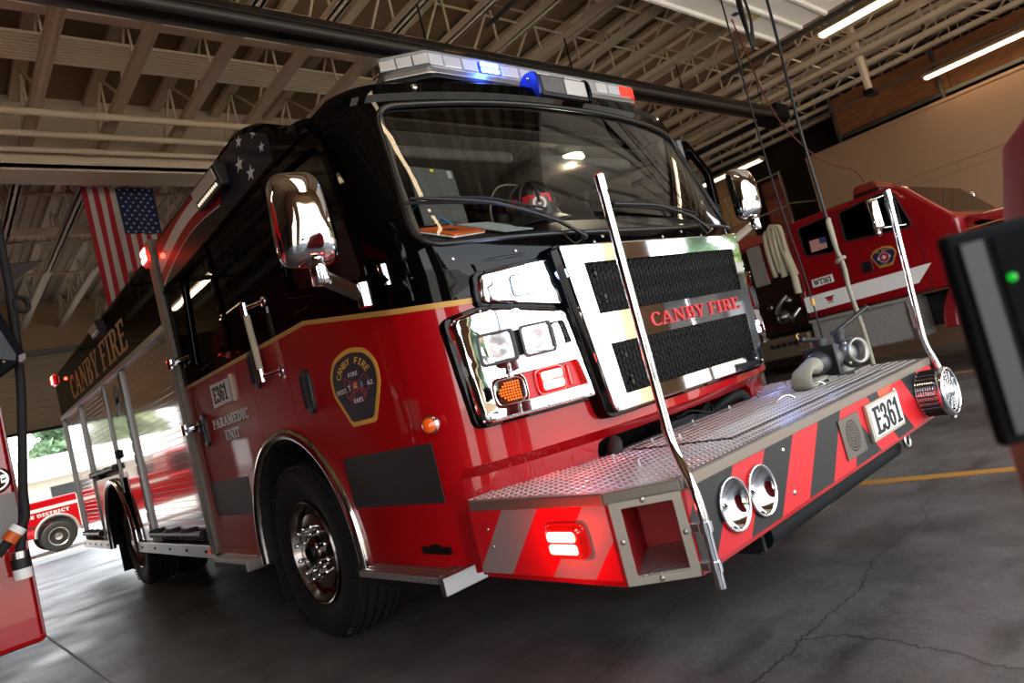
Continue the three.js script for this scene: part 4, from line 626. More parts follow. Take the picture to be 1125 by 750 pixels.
// signs and lettering on the cab side
{
  const np = sub('number_sign', E, 'white sign lettered E361 on the rear cab door');
  add('sign_plate', mx(ext(rpoly([[-2.91, 1.475], [-2.55, 1.48], [-2.53, 1.63], [-2.9, 1.637]], 0.004), 0.012, 0.002), SIDE(-1.3)), M.white, np);
  add('sign_holder', mx(ext(rpoly([[-2.515, 1.47], [-2.47, 1.47], [-2.46, 1.645], [-2.5, 1.645]], 0.004), 0.02, 0.003), SIDE(-1.3)), M.brushed, np);
  add('lettering', mx(at(bold('E361', 0.29, 0.112, 0.007), -2.725, 1.556, 0.0125), SIDE(-1.3)), M.ink, np);
  const pm = sub('door_lettering', E, 'white serif words Paramedic Unit');
  for (const [t, w, h, z, y] of [['PARAMEDIC', 0.72, 0.068, -2.685, 1.372], ['UNIT', 0.29, 0.068, -2.69, 1.274]]) { add('lettering_shadow', mx(at(bold(t, w * 1.01, h * 1.04, 0.01), z + 0.005, y - 0.005, 0.0002), SIDE(-1.3)), M.ink, pm); add('lettering', mx(at(bold(t, w, h, 0.006), z, y, 0.001), SIDE(-1.3)), M.white, pm); }
  // dark reflective band
  add('reflective_band', mx(ext(rect(-1.2, 0.728, -0.4, 0.979), 0.0015), SIDE(-1.3)), M.bandGray, E, { label: 'dark grey reflective band' });
  add('reflective_band', mx(ext(rect(-3.38, 0.728, -2.58, 0.979), 0.0015), SIDE(-1.3)), M.bandGray, E, { label: 'dark grey reflective band' });
  add('maker_badge', [mx(ext(rect(-0.66, 0.513, -0.44, 0.545, 0.006), 0.004, 0.001), SIDE(-1.3)), mx(ext(circ(-0.55, 0.535, 0.05, 0.022), 0.003, 0.001), SIDE(-1.3))], M.darkMetal, E);
  // badge of the fire department
  const bt = canvas(512, 640, (c, W, H) => {
    c.fillStyle = '#0c0c22'; c.fillRect(0, 0, W, H); c.textAlign = 'center'; c.textBaseline = 'middle';
    const arc = (s, cx, cy, r, a0, a1, f, col) => { c.font = f; c.fillStyle = col; for (let i = 0; i < s.length; i++) { const a = a0 + (a1 - a0) * i / (s.length - 1); c.save(); c.translate(cx + r * Math.sin(a), cy - r * Math.cos(a)); c.rotate(a); c.fillText(s[i], 0, 0); c.restore(); } };
    arc('CANBY FIRE', 256, 262, 178, -1.2, 1.2, 'bold 84px sans-serif', '#e0aa3c');
    c.strokeStyle = '#b01822'; c.lineWidth = 9; c.fillStyle = '#14142e';
    const cross = () => { c.beginPath(); for (let i = 0; i < 4; i++) { c.save(); c.translate(256, 320); c.rotate(i * Math.PI / 2); c.restore(); const q = i * Math.PI / 2, P = (x, y) => [256 + (x * Math.cos(q) - y * Math.sin(q)) * 0.92, 320 + (x * Math.sin(q) + y * Math.cos(q)) * 1.15]; c.lineTo(...P(-34, -40)); c.lineTo(...P(-84, -110)); c.quadraticCurveTo(...P(0, -160), ...P(84, -110)); c.lineTo(...P(34, -40)); } c.closePath(); c.fill(); c.stroke(); }; cross();
    c.fillStyle = '#d8d8da'; c.fillStyle = '#ececf0'; c.font = 'bold 56px sans-serif'; c.fillText('FIRE', 256, 208); c.fillText('EMS', 256, 452); c.font = 'bold 58px sans-serif'; c.save(); c.translate(92, 335); c.fillText('DIST.', 0, 0); c.restore(); c.fillText('62', 424, 330);
    c.fillStyle = '#8a1a1c'; c.beginPath(); c.ellipse(256, 322, 46, 56, 0, 0, 7); c.fill(); c.fillStyle = '#d89a30'; c.beginPath(); c.ellipse(256, 312, 16, 30, 0.5, 0, 7); c.fill(); c.fillStyle = '#e0e0e0'; c.fillRect(236, 326, 40, 10); c.fillRect(180, 290, 10, 60); c.fillRect(168, 300, 34, 8); c.fillStyle = '#7a8ab8'; c.beginPath(); c.ellipse(330, 322, 14, 34, 0, 0, 7); c.fill();
  });
  const pts = [[-1.0, 1.455], [-0.92, 1.485], [-0.79, 1.475], [-0.7, 1.43], [-0.665, 1.33], [-0.672, 1.29], [-0.755, 1.115], [-0.965, 1.115], [-1.135, 1.29], [-1.15, 1.36], [-1.09, 1.43]].map(([z, y]) => [z * 1 - 0.0, y]);
  const body = rpoly([[-1.145, 1.375], [-1.075, 1.455], [-0.905, 1.49], [-0.74, 1.455], [-0.665, 1.375], [-0.675, 1.285], [-0.79, 1.118], [-1.02, 1.118], [-1.14, 1.285]], [0.08, 0.08, 0.12, 0.08, 0.08, 0.02, 0.02, 0.02, 0.02]);
  const inner = rpoly([[-1.12, 1.37], [-1.06, 1.436], [-0.905, 1.466], [-0.755, 1.436], [-0.69, 1.37], [-0.7, 1.292], [-0.803, 1.14], [-1.007, 1.14], [-1.115, 1.292]], [0.08, 0.08, 0.12, 0.08, 0.08, 0.02, 0.02, 0.02, 0.02]);
  const bg = sub('door_badge', E, 'navy and gold fire department badge');
  add('badge_rim', mx(ext(body, 0.003, 0.0005), SIDE(-1.3)), MAT(0xd8a23a, 0.45), bg);
  add('badge_field', mx(uvFit(ext(inner, 0.0045), -1.12, 1.14, 0.43, 0.326), SIDE(-1.3)), MAT(0xffffff, 0.45, 0, { map: bt }), bg);
}
// light bar and work lamp
{
  const lb = sub('light_bar', E, 'clear light bar on the roof with blue and red lights');
  const plan = rpoly([[-0.985, -0.62], [-0.985, -0.55], [-0.8, -0.415], [0.8, -0.415], [0.985, -0.55], [0.985, -0.62], [0.8, -0.72], [-0.8, -0.72]].map(([x, z]) => [x, -z]), 0.02);
  const lay = (y0, y1, bev, sc = 1) => { const g = ext(plan, y1 - y0, bev); g.rotateX(-Math.PI / 2); g.scale(sc, 1, 1); g.translate(0, y0, 0); return g; };
  add('bar_base', lay(2.675, 2.705, 0.008), M.alu, lb); add('bar_underside', lay(2.655, 2.676, 0.006, 0.97), M.darkMetal, lb);
  add('bar_top', lay(2.768, 2.786, 0.006), MAT(0x8d9094, 0.2, 0.2, { clearcoat: 1 }), lb);
  add('bar_core', lay(2.7, 2.77, 0.004, 0.97), MAT(0x9a9da2, 0.35, 0.3), lb);
  const win = (x0, x1, m, n, z = -0.413) => add(n, bb([x0, 2.708, z - 0.01], [x1, 2.766, z + 0.006], 0.004), m, lb);
  const gm = MAT(0xb4b8bc, 0.3, 0, { clearcoat: 1 });
  for (const [a, b] of [[-0.795, -0.715], [-0.59, -0.49], [-0.19, -0.08], [0.16, 0.36], [0.55, 0.66]]) win(a, b, gm, 'bar_module');
  for (const [a, b] of [[-0.705, -0.6], [-0.325, -0.205], [-0.06, 0.04], [0.44, 0.54]]) win(a, b, M.bright, 'bar_reflector');
  for (let i = 0; i < 3; i++) for (const y of [2.721, 2.752]) add('blue_diode', bb([-0.472 + i * 0.042, y - 0.013, -0.412], [-0.434 + i * 0.042, y + 0.013, -0.398], 0.006), LED.blue, lb);
  win(-0.485, -0.335, LED.blueLens, 'blue_lens', -0.416);
  add('red_end_lens', (() => { const s = rpoly([[0.67, 0.407], [0.8, 0.407], [0.993, 0.548], [0.993, 0.57], [0.79, 0.425], [0.67, 0.425]]), g = ext(s, 0.064); g.rotateX(-Math.PI / 2); g.scale(1, 1, -1); g.scale(1, 1, -1); g.translate(0, 2.706, 0); return g; })(), MAT(0xd83020, 0.25, 0, { emissive: 0xff3020, emissiveIntensity: 0.8, clearcoat: 1 }), lb);
  const endL = (() => { const a = []; for (const t of [0.15, 0.5, 0.85]) { const x = -0.8 - 0.185 * t, z = -0.415 - 0.135 * t; a.push(at(box(0.075, 0.05, 0.012, 0, 2.736, 0, 0.004), x - 0.004, 0, z + 0.006, 0, -0.63, 0)); } return a; })();
  each('bar_reflector', endL, M.bright, lb);
  add('end_lens', at(box(0.012, 0.055, 0.08, 0, 0, 0, 0.004), -0.988, 2.737, -0.585), M.chrome, lb);
  each('bar_foot', [-0.7, 0.7].map((x) => bb([x - 0.06, 2.62, -0.66], [x + 0.06, 2.66, -0.48], 0.01)), M.plastic, lb);
  const wl = sub('work_lamp', E, 'black framed work lamp with a blue lit bracket');
  add('lamp_body', bb([-0.24, 2.535, -0.36], [0.13, 2.65, -0.25], 0.008), M.plastic, wl);
  add('lamp_face', bb([-0.225, 2.555, -0.254], [-0.06, 2.64, -0.246], 0.002), MAT(0xa0a4a8, 0.25, 0.6, { bumpMap: plateTex(40), bumpScale: 0.004 }), wl);
  add('lamp_face', bb([-0.05, 2.555, -0.254], [0.115, 2.64, -0.246], 0.002), M.bright, wl);
  for (const [x, m] of [[-0.265, MAT(0x16267a, 0.35, 0.3)], [0.135, M.black]]) { const s = rpoly([[0.4, 2.54], [0.25, 2.53], [0.24, 2.6], [0.25, 2.665], [0.33, 2.68], [0.38, 2.64]].map(([z, y]) => [-z, y]), 0.03); add('lamp_bracket', mx(ext(s, 0.018, 0.004), SIDE(x + 0.018)), m, wl); each('bolt', [2.58, 2.64].map((y) => at(new THREE.SphereGeometry(0.009, 10, 6), x - 0.002, y, -0.3)), M.chrome, wl); }
  lamp([-0.41, 2.737, -0.34], 0x3060ff, 0.25);
}
// ------------------------------------------------------------------ fire engine: body behind the cab
const DOOR = MAT(0x6e1015, 0.13, 0.45, { clearcoat: 1, clearcoatRoughness: 0.04, ior: 1.7 });
{
  const X = -1.28, b = sub('equipment_body', E);
  add('upper_band', at(ext(rpoly([[-1.29, 2.27], [1.29, 2.27], [1.29, 2.86], [-1.29, 2.86]], [0.005, 0.005, 0.06, 0.06]), 5.84, 0.01), 0, 0, -9.46), M.black, b, { label: 'gloss black upper band of the body' });
  add('body_core', [bb([-1.2, 0.5, -9.42], [1.2, 2.3, -3.64], 0.01)], M.plastic, b);
  add('rear_bulkhead', bb([-1.28, 0.45, -9.47], [1.28, 2.84, -9.42], 0.01), M.red, b);
  add('far_side_panel', bb([1.2, 0.5, -9.42], [1.29, 2.27, -3.64], 0.01), M.red, b);
  add('top_rail', [bb([-1.31, 2.215, -9.45], [-1.25, 2.27, -3.66], 0.006)], M.alu, b, { label: 'aluminium rail over the doors' });
  for (const [z, w] of [[-3.675, 0.05], [-5.5, 0.05], [-6.4, 0.04], [-8.01, 0.05], [-9.43, 0.05]]) add('door_post', bb([-1.305, 0.5, z - w / 2], [-1.22, 2.22, z + w / 2], 0.008), M.alu, b);
  const slatG = (w, h) => { const s = rpoly([[-w / 2, 0], [w / 2, 0], [w / 2, h], [-w / 2, h]]), g = ext(s, 0.012, 0.0016); return mx(g, SIDE(-1.262)); };
  const roll = (z0, z1, y0, y1) => { const d = sub('rollup_door', E), h = 0.052, n = Math.round((y1 - y0) / h), g = slatG(z1 - z0, (y1 - y0) / n - 0.0015); for (let i = 0; i < n; i++) { const m = add('slat', g, DOOR, d); m.position.set(0, y0 + i * (y1 - y0) / n, (z0 + z1) / 2); }
    add('door_backing', bb([-1.262, y0, z0], [-1.255, y1, z1], 0), M.redDark, d);
    const L = z1 - z0; add('lift_bar', [rod([-1.335, y0 - 0.005, z0 + 0.06], [-1.335, y0 - 0.005, z1 - 0.06], 0.017, 12)], M.plastic, d); for (const q of [0.06, L * 0.35, L * 0.65, L - 0.06]) add('bar_bracket', bb([-1.345, y0 - 0.035, z0 + q - 0.025], [-1.26, y0 + 0.03, z0 + q + 0.025], 0.008), M.plastic, d); };
  roll(-5.475, -3.7, 0.605, 2.215); roll(-7.985, -6.42, 1.33, 2.215); roll(-9.405, -8.035, 0.605, 2.215);
  const hp = sub('hinged_door', E, 'tall hinged compartment door with a blue medical star');
  add('door_skin', mx(ext(rect(-6.375, 0.52, -5.53, 2.215, 0.01), 0.02, 0.004), SIDE(-1.265)), DOOR, hp);
  add('medical_star', [0, 1, 2].map((i) => mx(at(ext(rect(-0.035, -0.16, 0.035, 0.16), 0.002), 0, 0, 0, 0, 0, i * Math.PI / 3), SIDE(-1.286).multiply(new THREE.Matrix4().makeTranslation(-5.87, 1.97, 0)))), MAT(0x1c2c66, 0.4), hp);
  add('latch', [mx(ext(circ(-6.3, 1.45, 0.03, 0.05), 0.02, 0.006), SIDE(-1.285)), mx(at(box(0.02, 0.08, 0.02), -6.3, 1.45, 0.03), SIDE(-1.285))], M.plastic, hp);
  each('hinge', Array.from({ length: 14 }, (_, i) => rod([-1.3, 0.6 + i * 0.115, -5.53], [-1.3, 0.69 + i * 0.115, -5.53], 0.01, 8)), M.alu, hp);
  // stainless panel with the rear wheel arch
  const C = [-6.85, 0.5], R = 0.69, shp = rpoly([[-8.0, 0.51], [C[0] - R, 0.51], [C[0] - R, 0.5]]);
  const sp = new THREE.Shape(); sp.moveTo(-8.02, 0.5); sp.lineTo(C[0] - R, 0.5); sp.absarc(C[0], C[1], R, Math.PI, 0, true); sp.lineTo(-6.1, 0.5); sp.lineTo(-6.1, 1.25); sp.lineTo(-8.02, 1.25); sp.closePath();
  add('fender_panel', mx(ext(sp, 0.02, 0.003), SIDE(-1.268)), MAT(0x9d9a96, 0.2, 1), b, { label: 'polished steel panel around the rear wheel' });
  add('lower_panel', bb([-1.288, 0.52, -6.38], [-1.26, 1.2, -6.14], 0.004), DOOR, b);
  const a = [[-1.31, 0.42, C[0] - R]]; for (let i = 0; i <= 28; i++) { const t = Math.PI - i / 28 * Math.PI; a.push([-1.31, C[1] + R * Math.sin(t), C[0] + R * Math.cos(t)]); } a.push([-1.31, 0.42, C[0] + R]);
  add('fender_ring', tube(a, 0.034, 110, 12, false, 0.2), M.chrome, b);
  add('wheel_well', mx(ext(uShape(C[0], C[1], 0.68, 0.65, 0.45), 0.6), SIDE(-0.68)), M.rubber, b);
  add('mud_flap', bb([-1.25, 0.12, C[0] - R - 0.02], [-0.7, 0.6, C[0] - R - 0.005], 0.003), M.rubber, b);
  for (const [z0, z1] of [[-6.13, -3.57], [-10.0, -7.56]]) { const zz = Math.max(z0, -9.6); add('rub_rail', mx(ext(holeOf(rect(zz, 0.412, z1, 0.515, 0.006)), 0.05, 0.006), SIDE(-1.275)), MAT(0xb4b2ae, 0.3, 1), b); each('rail_bolt', Array.from({ length: 5 }, (_, i) => at(new THREE.SphereGeometry(0.012, 8, 6), -1.326, 0.465, zz + 0.2 + i * (z1 - zz - 0.4) / 4)), M.plastic, b); }
  add('reflector', rod([-1.32, 0.465, -3.68], [-1.332, 0.465, -3.68], 0.022, 12), MAT(0xd86a30, 0.3, 0, { emissive: 0xff5a20, emissiveIntensity: 0.3 }), b);
  add('tail_step', bb([-1.25, 0.42, -9.9], [1.25, 0.5, -9.46], 0.01), M.tread, b);
  // corner pillar with its two standoffs
  const gp = sub('corner_pillar', E);
  add('pillar_plate', uvBox(bb([-1.335, 0.45, -3.62], [-1.2, 2.9, -3.5], 0.012)), MAT(0x7d756a, 0.5, 0.5, { bumpMap: plateTex(5), bumpScale: 0.004 }), gp, { label: 'dark treadplate corner pillar' });
  for (const y of [1.91, 1.4]) add('standoff', [rod([-1.34, y - 0.03, -3.56], [-1.34, y + 0.045, -3.56], 0.03, 14), rod([-1.34, y, -3.55], [-1.34, y, -3.3], 0.014, 10), rod([-1.34, y, -3.4], [-1.34, y, -3.37], 0.028, 14), rod([-1.34, y, -3.3], [-1.3, y, -3.2], 0.012, 10)], M.chrome, gp);
  // gold lettering
  const lt = sub('gold_lettering', E, 'gold serif words on the black band');
  add('lettering_shadow', mx(at(text('CANBY FIRE', 3.32, 0.315, 0.001), -6.6, 2.48, 0), SIDE(-1.29)), M.ink, lt);
  add('lettering', mx(at(text('CANBY FIRE', 3.3, 0.3, 0.002), -6.6, 2.485, 0.001), SIDE(-1.29)), MAT(0xc4923a, 0.5), lt);
  // lamps along the top edge
  const scene_lamp = (z0, z1, y0, y1, on) => { const g = sub('scene_lamp', E), m = basis(V(0, 0, 1), V(-0.25, 0.97, 0).normalize(), V(-0.97, -0.25, 0).normalize(), V(-1.3, (y0 + y1) / 2, (z0 + z1) / 2)), w = z1 - z0, h = y1 - y0; add('lamp_housing', mx(ext(rect(-w / 2, -h / 2, w / 2, h / 2, 0.015), 0.07, 0.01), m), M.plastic, g); add('lamp_face', mx(ext(rect(-w / 2 + 0.02, -h * 0.1, w / 2 - 0.03, h / 2 - 0.015, 0.006), 0.076, 0.002), m), MAT(0xd6cec2, 0.4, 0.3, { bumpMap: plateTex(20), bumpScale: 0.004 }), g); each('lamp_diode', Array.from({ length: 11 }, (_, i) => mx(at(new THREE.SphereGeometry(0.011, 8, 6), -w / 2 + 0.05 + i * (w - 0.11) / 10, -h * 0.27, 0.074, 0, 0, 0, [1, 1, 0.5]), m)), MAT(0xe6dccc, 0.2, 0.3, { emissive: 0xffe8cc, emissiveIntensity: on ? 0.9 : 0.1 }), g); };
  scene_lamp(-2.25, -1.8, 2.665, 2.8, true); scene_lamp(-6.05, -5.65, 2.68, 2.8, false);
  for (const [z, y] of [[-3.72, 2.83], [-9.4, 2.8]]) { const g = sub('rear_corner_light', E, 'red warning light on, high on the body side'); const m = SIDE(-1.29).multiply(new THREE.Matrix4().makeTranslation(z, y, 0)); flasher(g, m, 0.2, 0.14, LED.red, 0, LED.redLens); lamp([-1.42, y, z], 0xff2a1c, 0.15); }
  add('roof_edge_rail', [bb([-1.24, 2.86, -9.4], [-1.2, 2.9, -3.64], 0.01), bb([1.2, 2.86, -9.4], [1.24, 2.9, -3.64], 0.01)], M.black, b);
  each('rail_stay', [-4.6, -6.0].map((z) => bar([-1.25, 2.84, z], [-1.2, 2.98, z - 0.05], 0.03, 0.02)), M.steel, b);
}
// ------------------------------------------------------------------ cab interior
{
  const ci = sub('cab_interior', E);
  const pl = []; for (let i = 0; i <= 24; i++) { const x = -1.2 + i * 0.1; pl.push([x, -(surf(x, 1.79) - 0.05)]); } pl.push([1.2, 0.62], [-1.2, 0.62]);
  const d = ext(rpoly(pl), 0.36, 0.02); d.rotateX(-Math.PI / 2); d.translate(0, 1.47, 0); const q = d.attributes.position; for (let i = 0; i < q.count; i++) if (q.getY(i) > 1.7) q.setY(i, q.getY(i) - 1.83 + 1.725 + 0.5 * (-0.1 - q.getZ(i)));
  add('dashboard', [renorm(d, 0.5), bb([-0.35, 1.5, -1.5], [0.35, 1.98, -0.9], 0.06)], M.dash, ci);
  add('headliner', [at(ext(rpoly([[-0.62, 2.47], [-0.8, 2.42], [-1.5, 2.43], [-1.6, 2.5]].map(([z, y]) => [z, y]), 0.03), 2.3, 0.02), 0, 0, 0)].map((g) => mx(g, SIDE(1.15))), M.headliner, ci);
  add('overhead_console', [at(box(0.9, 0.07, 0.34, -0.55, 2.4, -0.86, 0.03), 0, 0, 0), box(0.9, 0.07, 0.34, 0.55, 2.4, -0.86, 0.03)], M.headliner, ci);
  add('rear_trim', bb([-1.22, 1.45, -2.3], [1.22, 2.45, -2.26], 0.01), MAT(0x100f0f, 0.85), ci);
  add('cab_floor', bb([-1.22, 1.36, -3.4], [1.22, 1.42, -0.5], 0), M.seat, ci);
  add('roof_lining', bb([-1.22, 2.585, -3.4], [1.22, 2.6, -0.75], 0), M.headliner, ci);
  for (const s of [-1, 1]) { add('pillar_trim', drapeTube([[s * 1.2, 1.8], [s * 1.17, 2.15], [s * 1.12, 2.47]], 0.04, -0.07, 40), M.headliner, ci);
    const st = add('seat', [box(0.5, 0.14, 0.5, s * 0.68, 1.55, -1.3, 0.06), at(box(0.48, 0.7, 0.14, 0, 0, 0, 0.06), s * 0.68, 1.92, -1.58, -0.14), at(box(0.3, 0.2, 0.1, 0, 0, 0, 0.045), s * 0.68, 2.3, -1.64, -0.1)], M.seat, ci); }
  add('seat_emblem', at(ext(holeOf(rect(-0.045, -0.04, 0.045, 0.04, 0.025), rect(-0.015, -0.012, 0.02, 0.012, 0.01)), 0.004), -0.93, 2.1, -1.5, 0, -1.2, 0), MAT(0xb01014, 0.5), ci);
  add('steering_wheel', [at(new THREE.TorusGeometry(0.21, 0.017, 10, 40), 0.68, 1.93, -0.78, -0.95), at(box(0.38, 0.03, 0.03), 0.68, 1.93, -0.78, -0.95), rod([0.68, 1.92, -0.78], [0.68, 1.7, -0.6], 0.03, 10)], M.plastic, ci);
  const dome = add('dome_lamp', at(new THREE.CylinderGeometry(0.085, 0.09, 0.02, 28), 0.4, 2.412, -0.71), GLOW(0xfff0d4, 2.2, 0xffffff), ci); lamp([0.4, 2.36, -0.71], 0xffe8c8, 1.0);
  add('gooseneck_cable', tube([[-0.36, 1.92, -0.72], [-0.38, 2.08, -0.7], [-0.33, 2.19, -0.66], [-0.22, 2.18, -0.6], [-0.1, 2.1, -0.55], [-0.02, 1.95, -0.5]], 0.006, 50, 6), MAT(0x6a5a48, 0.5), ci);
  add('radio_cable', tube([[-1.0, 2.02, -0.6], [-0.96, 2.05, -0.55], [-0.9, 1.98, -0.5], [-0.84, 1.9, -0.45]], 0.005, 30, 6), MAT(0x1a78b0, 0.5), ci);
}
// ------------------------------------------------------------------ things behind the windshield
{
  const t = thing('tablet', 'grey tablet standing upright on the dashboard behind the windshield', 'tablet', null, [-0.86, 1.93, -0.5], 0.1);
  add('tablet_case', at(box(0.29, 0.3, 0.012, 0, 0.15, 0, 0.006), 0, 0, 0, -0.08), MAT(0x3a3a38, 0.6), t); add('camera_bump', at(box(0.03, 0.04, 0.004, 0.11, 0.27, 0.008, 0.0015), 0, 0, 0, -0.08), MAT(0x8a8a8c, 0.3), t); add('yellow_tag', at(box(0.02, 0.014, 0.002, 0, 0.285, 0.008, 0), 0, 0, 0, -0.08), MAT(0xd8c020, 0.5), t); add('tablet_stand', box(0.16, 0.02, 0.1, 0, 0.01, -0.03, 0.006), M.plastic, t);
  const h = thing('fire_helmet', 'black fire helmet with red reflective patches on the dashboard', 'helmet', null, [-0.385, 1.885, -0.4], -0.5);
  h.scale.setScalar(1.12); h.rotation.order = 'YXZ'; h.rotation.x = 0.18; const crown = lathe([[0.118, 0.03], [0.12, 0.06], [0.112, 0.11], [0.09, 0.155], [0.05, 0.182], [0, 0.19]], 36); crown.scale(0.92, 1, 1.12); add('crown', crown, MAT(0x0d0d0e, 0.4), h);
  const brim = lathe([[0.1, 0.036], [0.13, 0.034], [0.18, 0.012], [0.186, 0.008], [0.18, 0.004], [0.12, 0.026], [0.1, 0.03]], 48), bp = brim.attributes.position; for (let i = 0; i < bp.count; i++) { const z = bp.getZ(i); if (z < 0) { bp.setZ(i, z * 1.35); bp.setY(i, bp.getY(i) - 0.0) } else bp.setZ(i, z * 0.98); bp.setX(i, bp.getX(i) * 0.92); } brim.computeVertexNormals(); add('brim', brim, MAT(0x0b0b0c, 0.5), h);
  each('crown_ridge', [0, 1, 2, 3].map((i) => { const a = i * Math.PI / 4, pts = []; for (let k = 0; k <= 16; k++) { const t = -1.35 + k / 16 * 2.7, r = 0.123 * Math.sin(t), y = 0.03 + 0.163 * Math.pow(Math.cos(t), 0.7); pts.push([r * Math.cos(a) * 0.94, y, r * Math.sin(a) * 1.14]); } return tube(pts, 0.0075, 40, 8); }), M.plastic, h);
  each('reflective_patch', [-1.1, -0.38, 0.38, 1.1].map((a) => { const g = new THREE.CylinderGeometry(0.112, 0.121, 0.042, 10, 1, true, a - 0.27, 0.54); g.scale(0.94, 1, 1.14); return at(g, 0, 0.105, 0); }), MAT(0xc01420, 0.35, 0, { side: THREE.DoubleSide }), h);
  add('front_shield', at(ext(rpoly([[-0.04, 0], [0.04, 0], [0.048, 0.07], [0, 0.12], [-0.048, 0.07]], 0.012), 0.006, 0.002), 0, 0.035, 0.135, -0.2), M.plastic, h);
  add('round_badge', at(ext(circ(0, 0, 0.032), 0.004, 0.001), 0, 0.085, 0.132, -0.2), MAT(0xd0ccc4, 0.4), h); add('badge_center', at(ext(holeOf(circ(0, 0, 0.02), circ(0, 0, 0.008)), 0.0015), 0, 0.085, 0.1365, -0.2), MAT(0x6a4040, 0.5), h);
  const paper = (n, l, x, z, ry, w, d, m, y = 1.89) => { const g = box(w, 0.004, d, 0, 0, 0, 0); const o = add(n, g, m); o.position.set(x, y, z); o.rotation.y = ry; o.rotation.x = 0.464; return o; };
  tag(paper('clipboard', 'pale grey clipboard of papers lying under the windshield', -0.68, -0.37, 0.237, 0.25, 0.27, MAT(0xb0babe, 0.5), 1.878), 'pale grey clipboard of papers lying under the windshield', 'clipboard');
  const o = thing('orange_folder', 'orange folder with black print at the near corner of the windshield', 'folder', null, [-0.985, 1.852, -0.32], 0.36); o.rotation.x = 0.464;
  add('cover', box(0.27, 0.012, 0.19, 0, 0, 0, 0.004), MAT(0xc85a1c, 0.55), o); add('print_mark', box(0.09, 0.001, 0.05, -0.03, 0.0066, 0.01, 0), MAT(0x3a1c10, 0.6), o); add('page_edges', box(0.265, 0.006, 0.185, -0.006, -0.008, 0.002, 0.001), M.white, o);
}
// ------------------------------------------------------------------ bumper valve and its hose
{
  const v = sub('intake_valve', E, 'grey cast valve with two levers on the bumper deck');
  const C = [1.115, 0.84, 0.33], D = [-0.32, 0.03, 1];
  add('valve_body', [at(new THREE.SphereGeometry(0.085, 24, 16), C[0], C[1], C[2] - 0.07), rod([C[0], BT, C[2] - 0.07], [C[0], C[1], C[2] - 0.07], 0.055, 20), rod([0.84, 0.83, 0.26], [1.1, 0.835, 0.26], 0.05, 20)], MAT(0x8a8886, 0.4, 0.6), v);
  add('flange', [latheAt([[0, -0.02], [0.09, -0.02], [0.09, 0], [0.075, 0.004], [0, 0.004]], 28, C, D)], M.castMetal, v);
  add('inlet_ring', latheAt([[0.045, -0.02], [0.05, 0.03], [0.072, 0.05], [0.074, 0.02], [0.078, 0.0]], 32, C, D), MAT(0x8f8c88, 0.35, 0.9), v);
  add('inlet_screen', latheAt([[0.05, 0.0], [0.03, -0.01], [0, -0.014]], 24, C, D), M.plastic, v);
  add('valve_foot', [bb([1.0, BT, 0.18], [1.23, BT + 0.016, 0.36], 0.004), bb([0.8, BT, 0.2], [0.9, BT + 0.03, 0.3], 0.004)], MAT(0x98948e, 0.4, 0.9), v);
  each('flange_bolt', [0, 1, 2, 3].map((i) => { const a = i * Math.PI / 2 + 0.78, m = new THREE.Matrix4(); const ex = V(D[2], 0, -D[0]).normalize(); return at(new THREE.SphereGeometry(0.013, 8, 6), C[0] + ex.x * 0.08 * Math.cos(a), C[1] + 0.08 * Math.sin(a), C[2] + ex.z * 0.08 * Math.cos(a) + 0.008); }), M.steel, v);
  add('coupling_plate', [bb([0.845, 0.75, 0.17], [0.87, 0.92, 0.35], 0.008)], M.plastic, v);
  add('hose_coupling', [latheAt([[0.05, 0], [0.062, 0], [0.062, 0.05], [0.056, 0.055], [0.056, 0.1], [0.05, 0.1]], 28, [0.84, 0.835, 0.26], [-1, -0.06, 0.05])], MAT(0x55565a, 0.4, 0.8), v);
  for (const [a, b, c] of [[[0.9, 0.87, 0.26], [0.9, 0.945, 0.26], [0.62, 0.985, 0.3]], [[1.09, 0.9, 0.29], [1.09, 0.965, 0.29], [1.38, 1.06, 0.36]]]) { const l = sub('lever', E); add('lever_stem', [rod(a, b, 0.03, 16), rod([b[0], b[1] - 0.01, b[2]], [b[0], b[1] + 0.014, b[2]], 0.042, 16)], M.castMetal, l); add('lever_arm', [rod([b[0], b[1] + 0.01, b[2]], c, 0.012, 10, 0.015), at(new THREE.SphereGeometry(0.019, 12, 8), ...c)], M.plastic, l); }
  // flat hose hanging from the coupling onto the deck
  const path = new THREE.CatmullRomCurve3([V(0.76, 0.832, 0.264), V(0.66, 0.83, 0.27), V(0.57, 0.822, 0.28), V(0.525, 0.79, 0.285), V(0.52, 0.755, 0.285), V(0.56, 0.742, 0.28), V(0.66, 0.75, 0.26), V(0.8, 0.752, 0.24), V(0.95, 0.745, 0.22)]);
  const N = 60, Fm = path.computeFrenetFrames(N), pos = [], idx = [], K = 18;
  for (let i = 0; i <= N; i++) { const p = path.getPointAt(i / N), t = path.getTangentAt(i / N), side = V(0, 0, 1), up = t.clone().cross(side).normalize(); const f = Math.min(1, i / 14), rw = 0.052 + 0.004 * f, rh = 0.052 - 0.036 * f; for (let k = 0; k < K; k++) { const a = k / K * 6.283, q = p.clone().addScaledVector(side, rw * Math.cos(a)).addScaledVector(up, rh * Math.sin(a)); pos.push(q.x, Math.max(q.y, BT + 0.008), q.z); } }
  for (let i = 0; i < N; i++) for (let k = 0; k < K; k++) { const a = i * K + k, b = i * K + (k + 1) % K; idx.push(a, a + K, b, b, a + K, b + K); }
  const g = new THREE.BufferGeometry(); g.setAttribute('position', new THREE.Float32BufferAttribute(pos, 3)); g.setIndex(idx); g.computeVertexNormals();
  tag(add('fire_hose', g, MAT(0x8d8a7c, 0.9, 0, { side: THREE.DoubleSide })), 'short grey canvas hose hanging from the valve onto the bumper deck', 'hose');
}
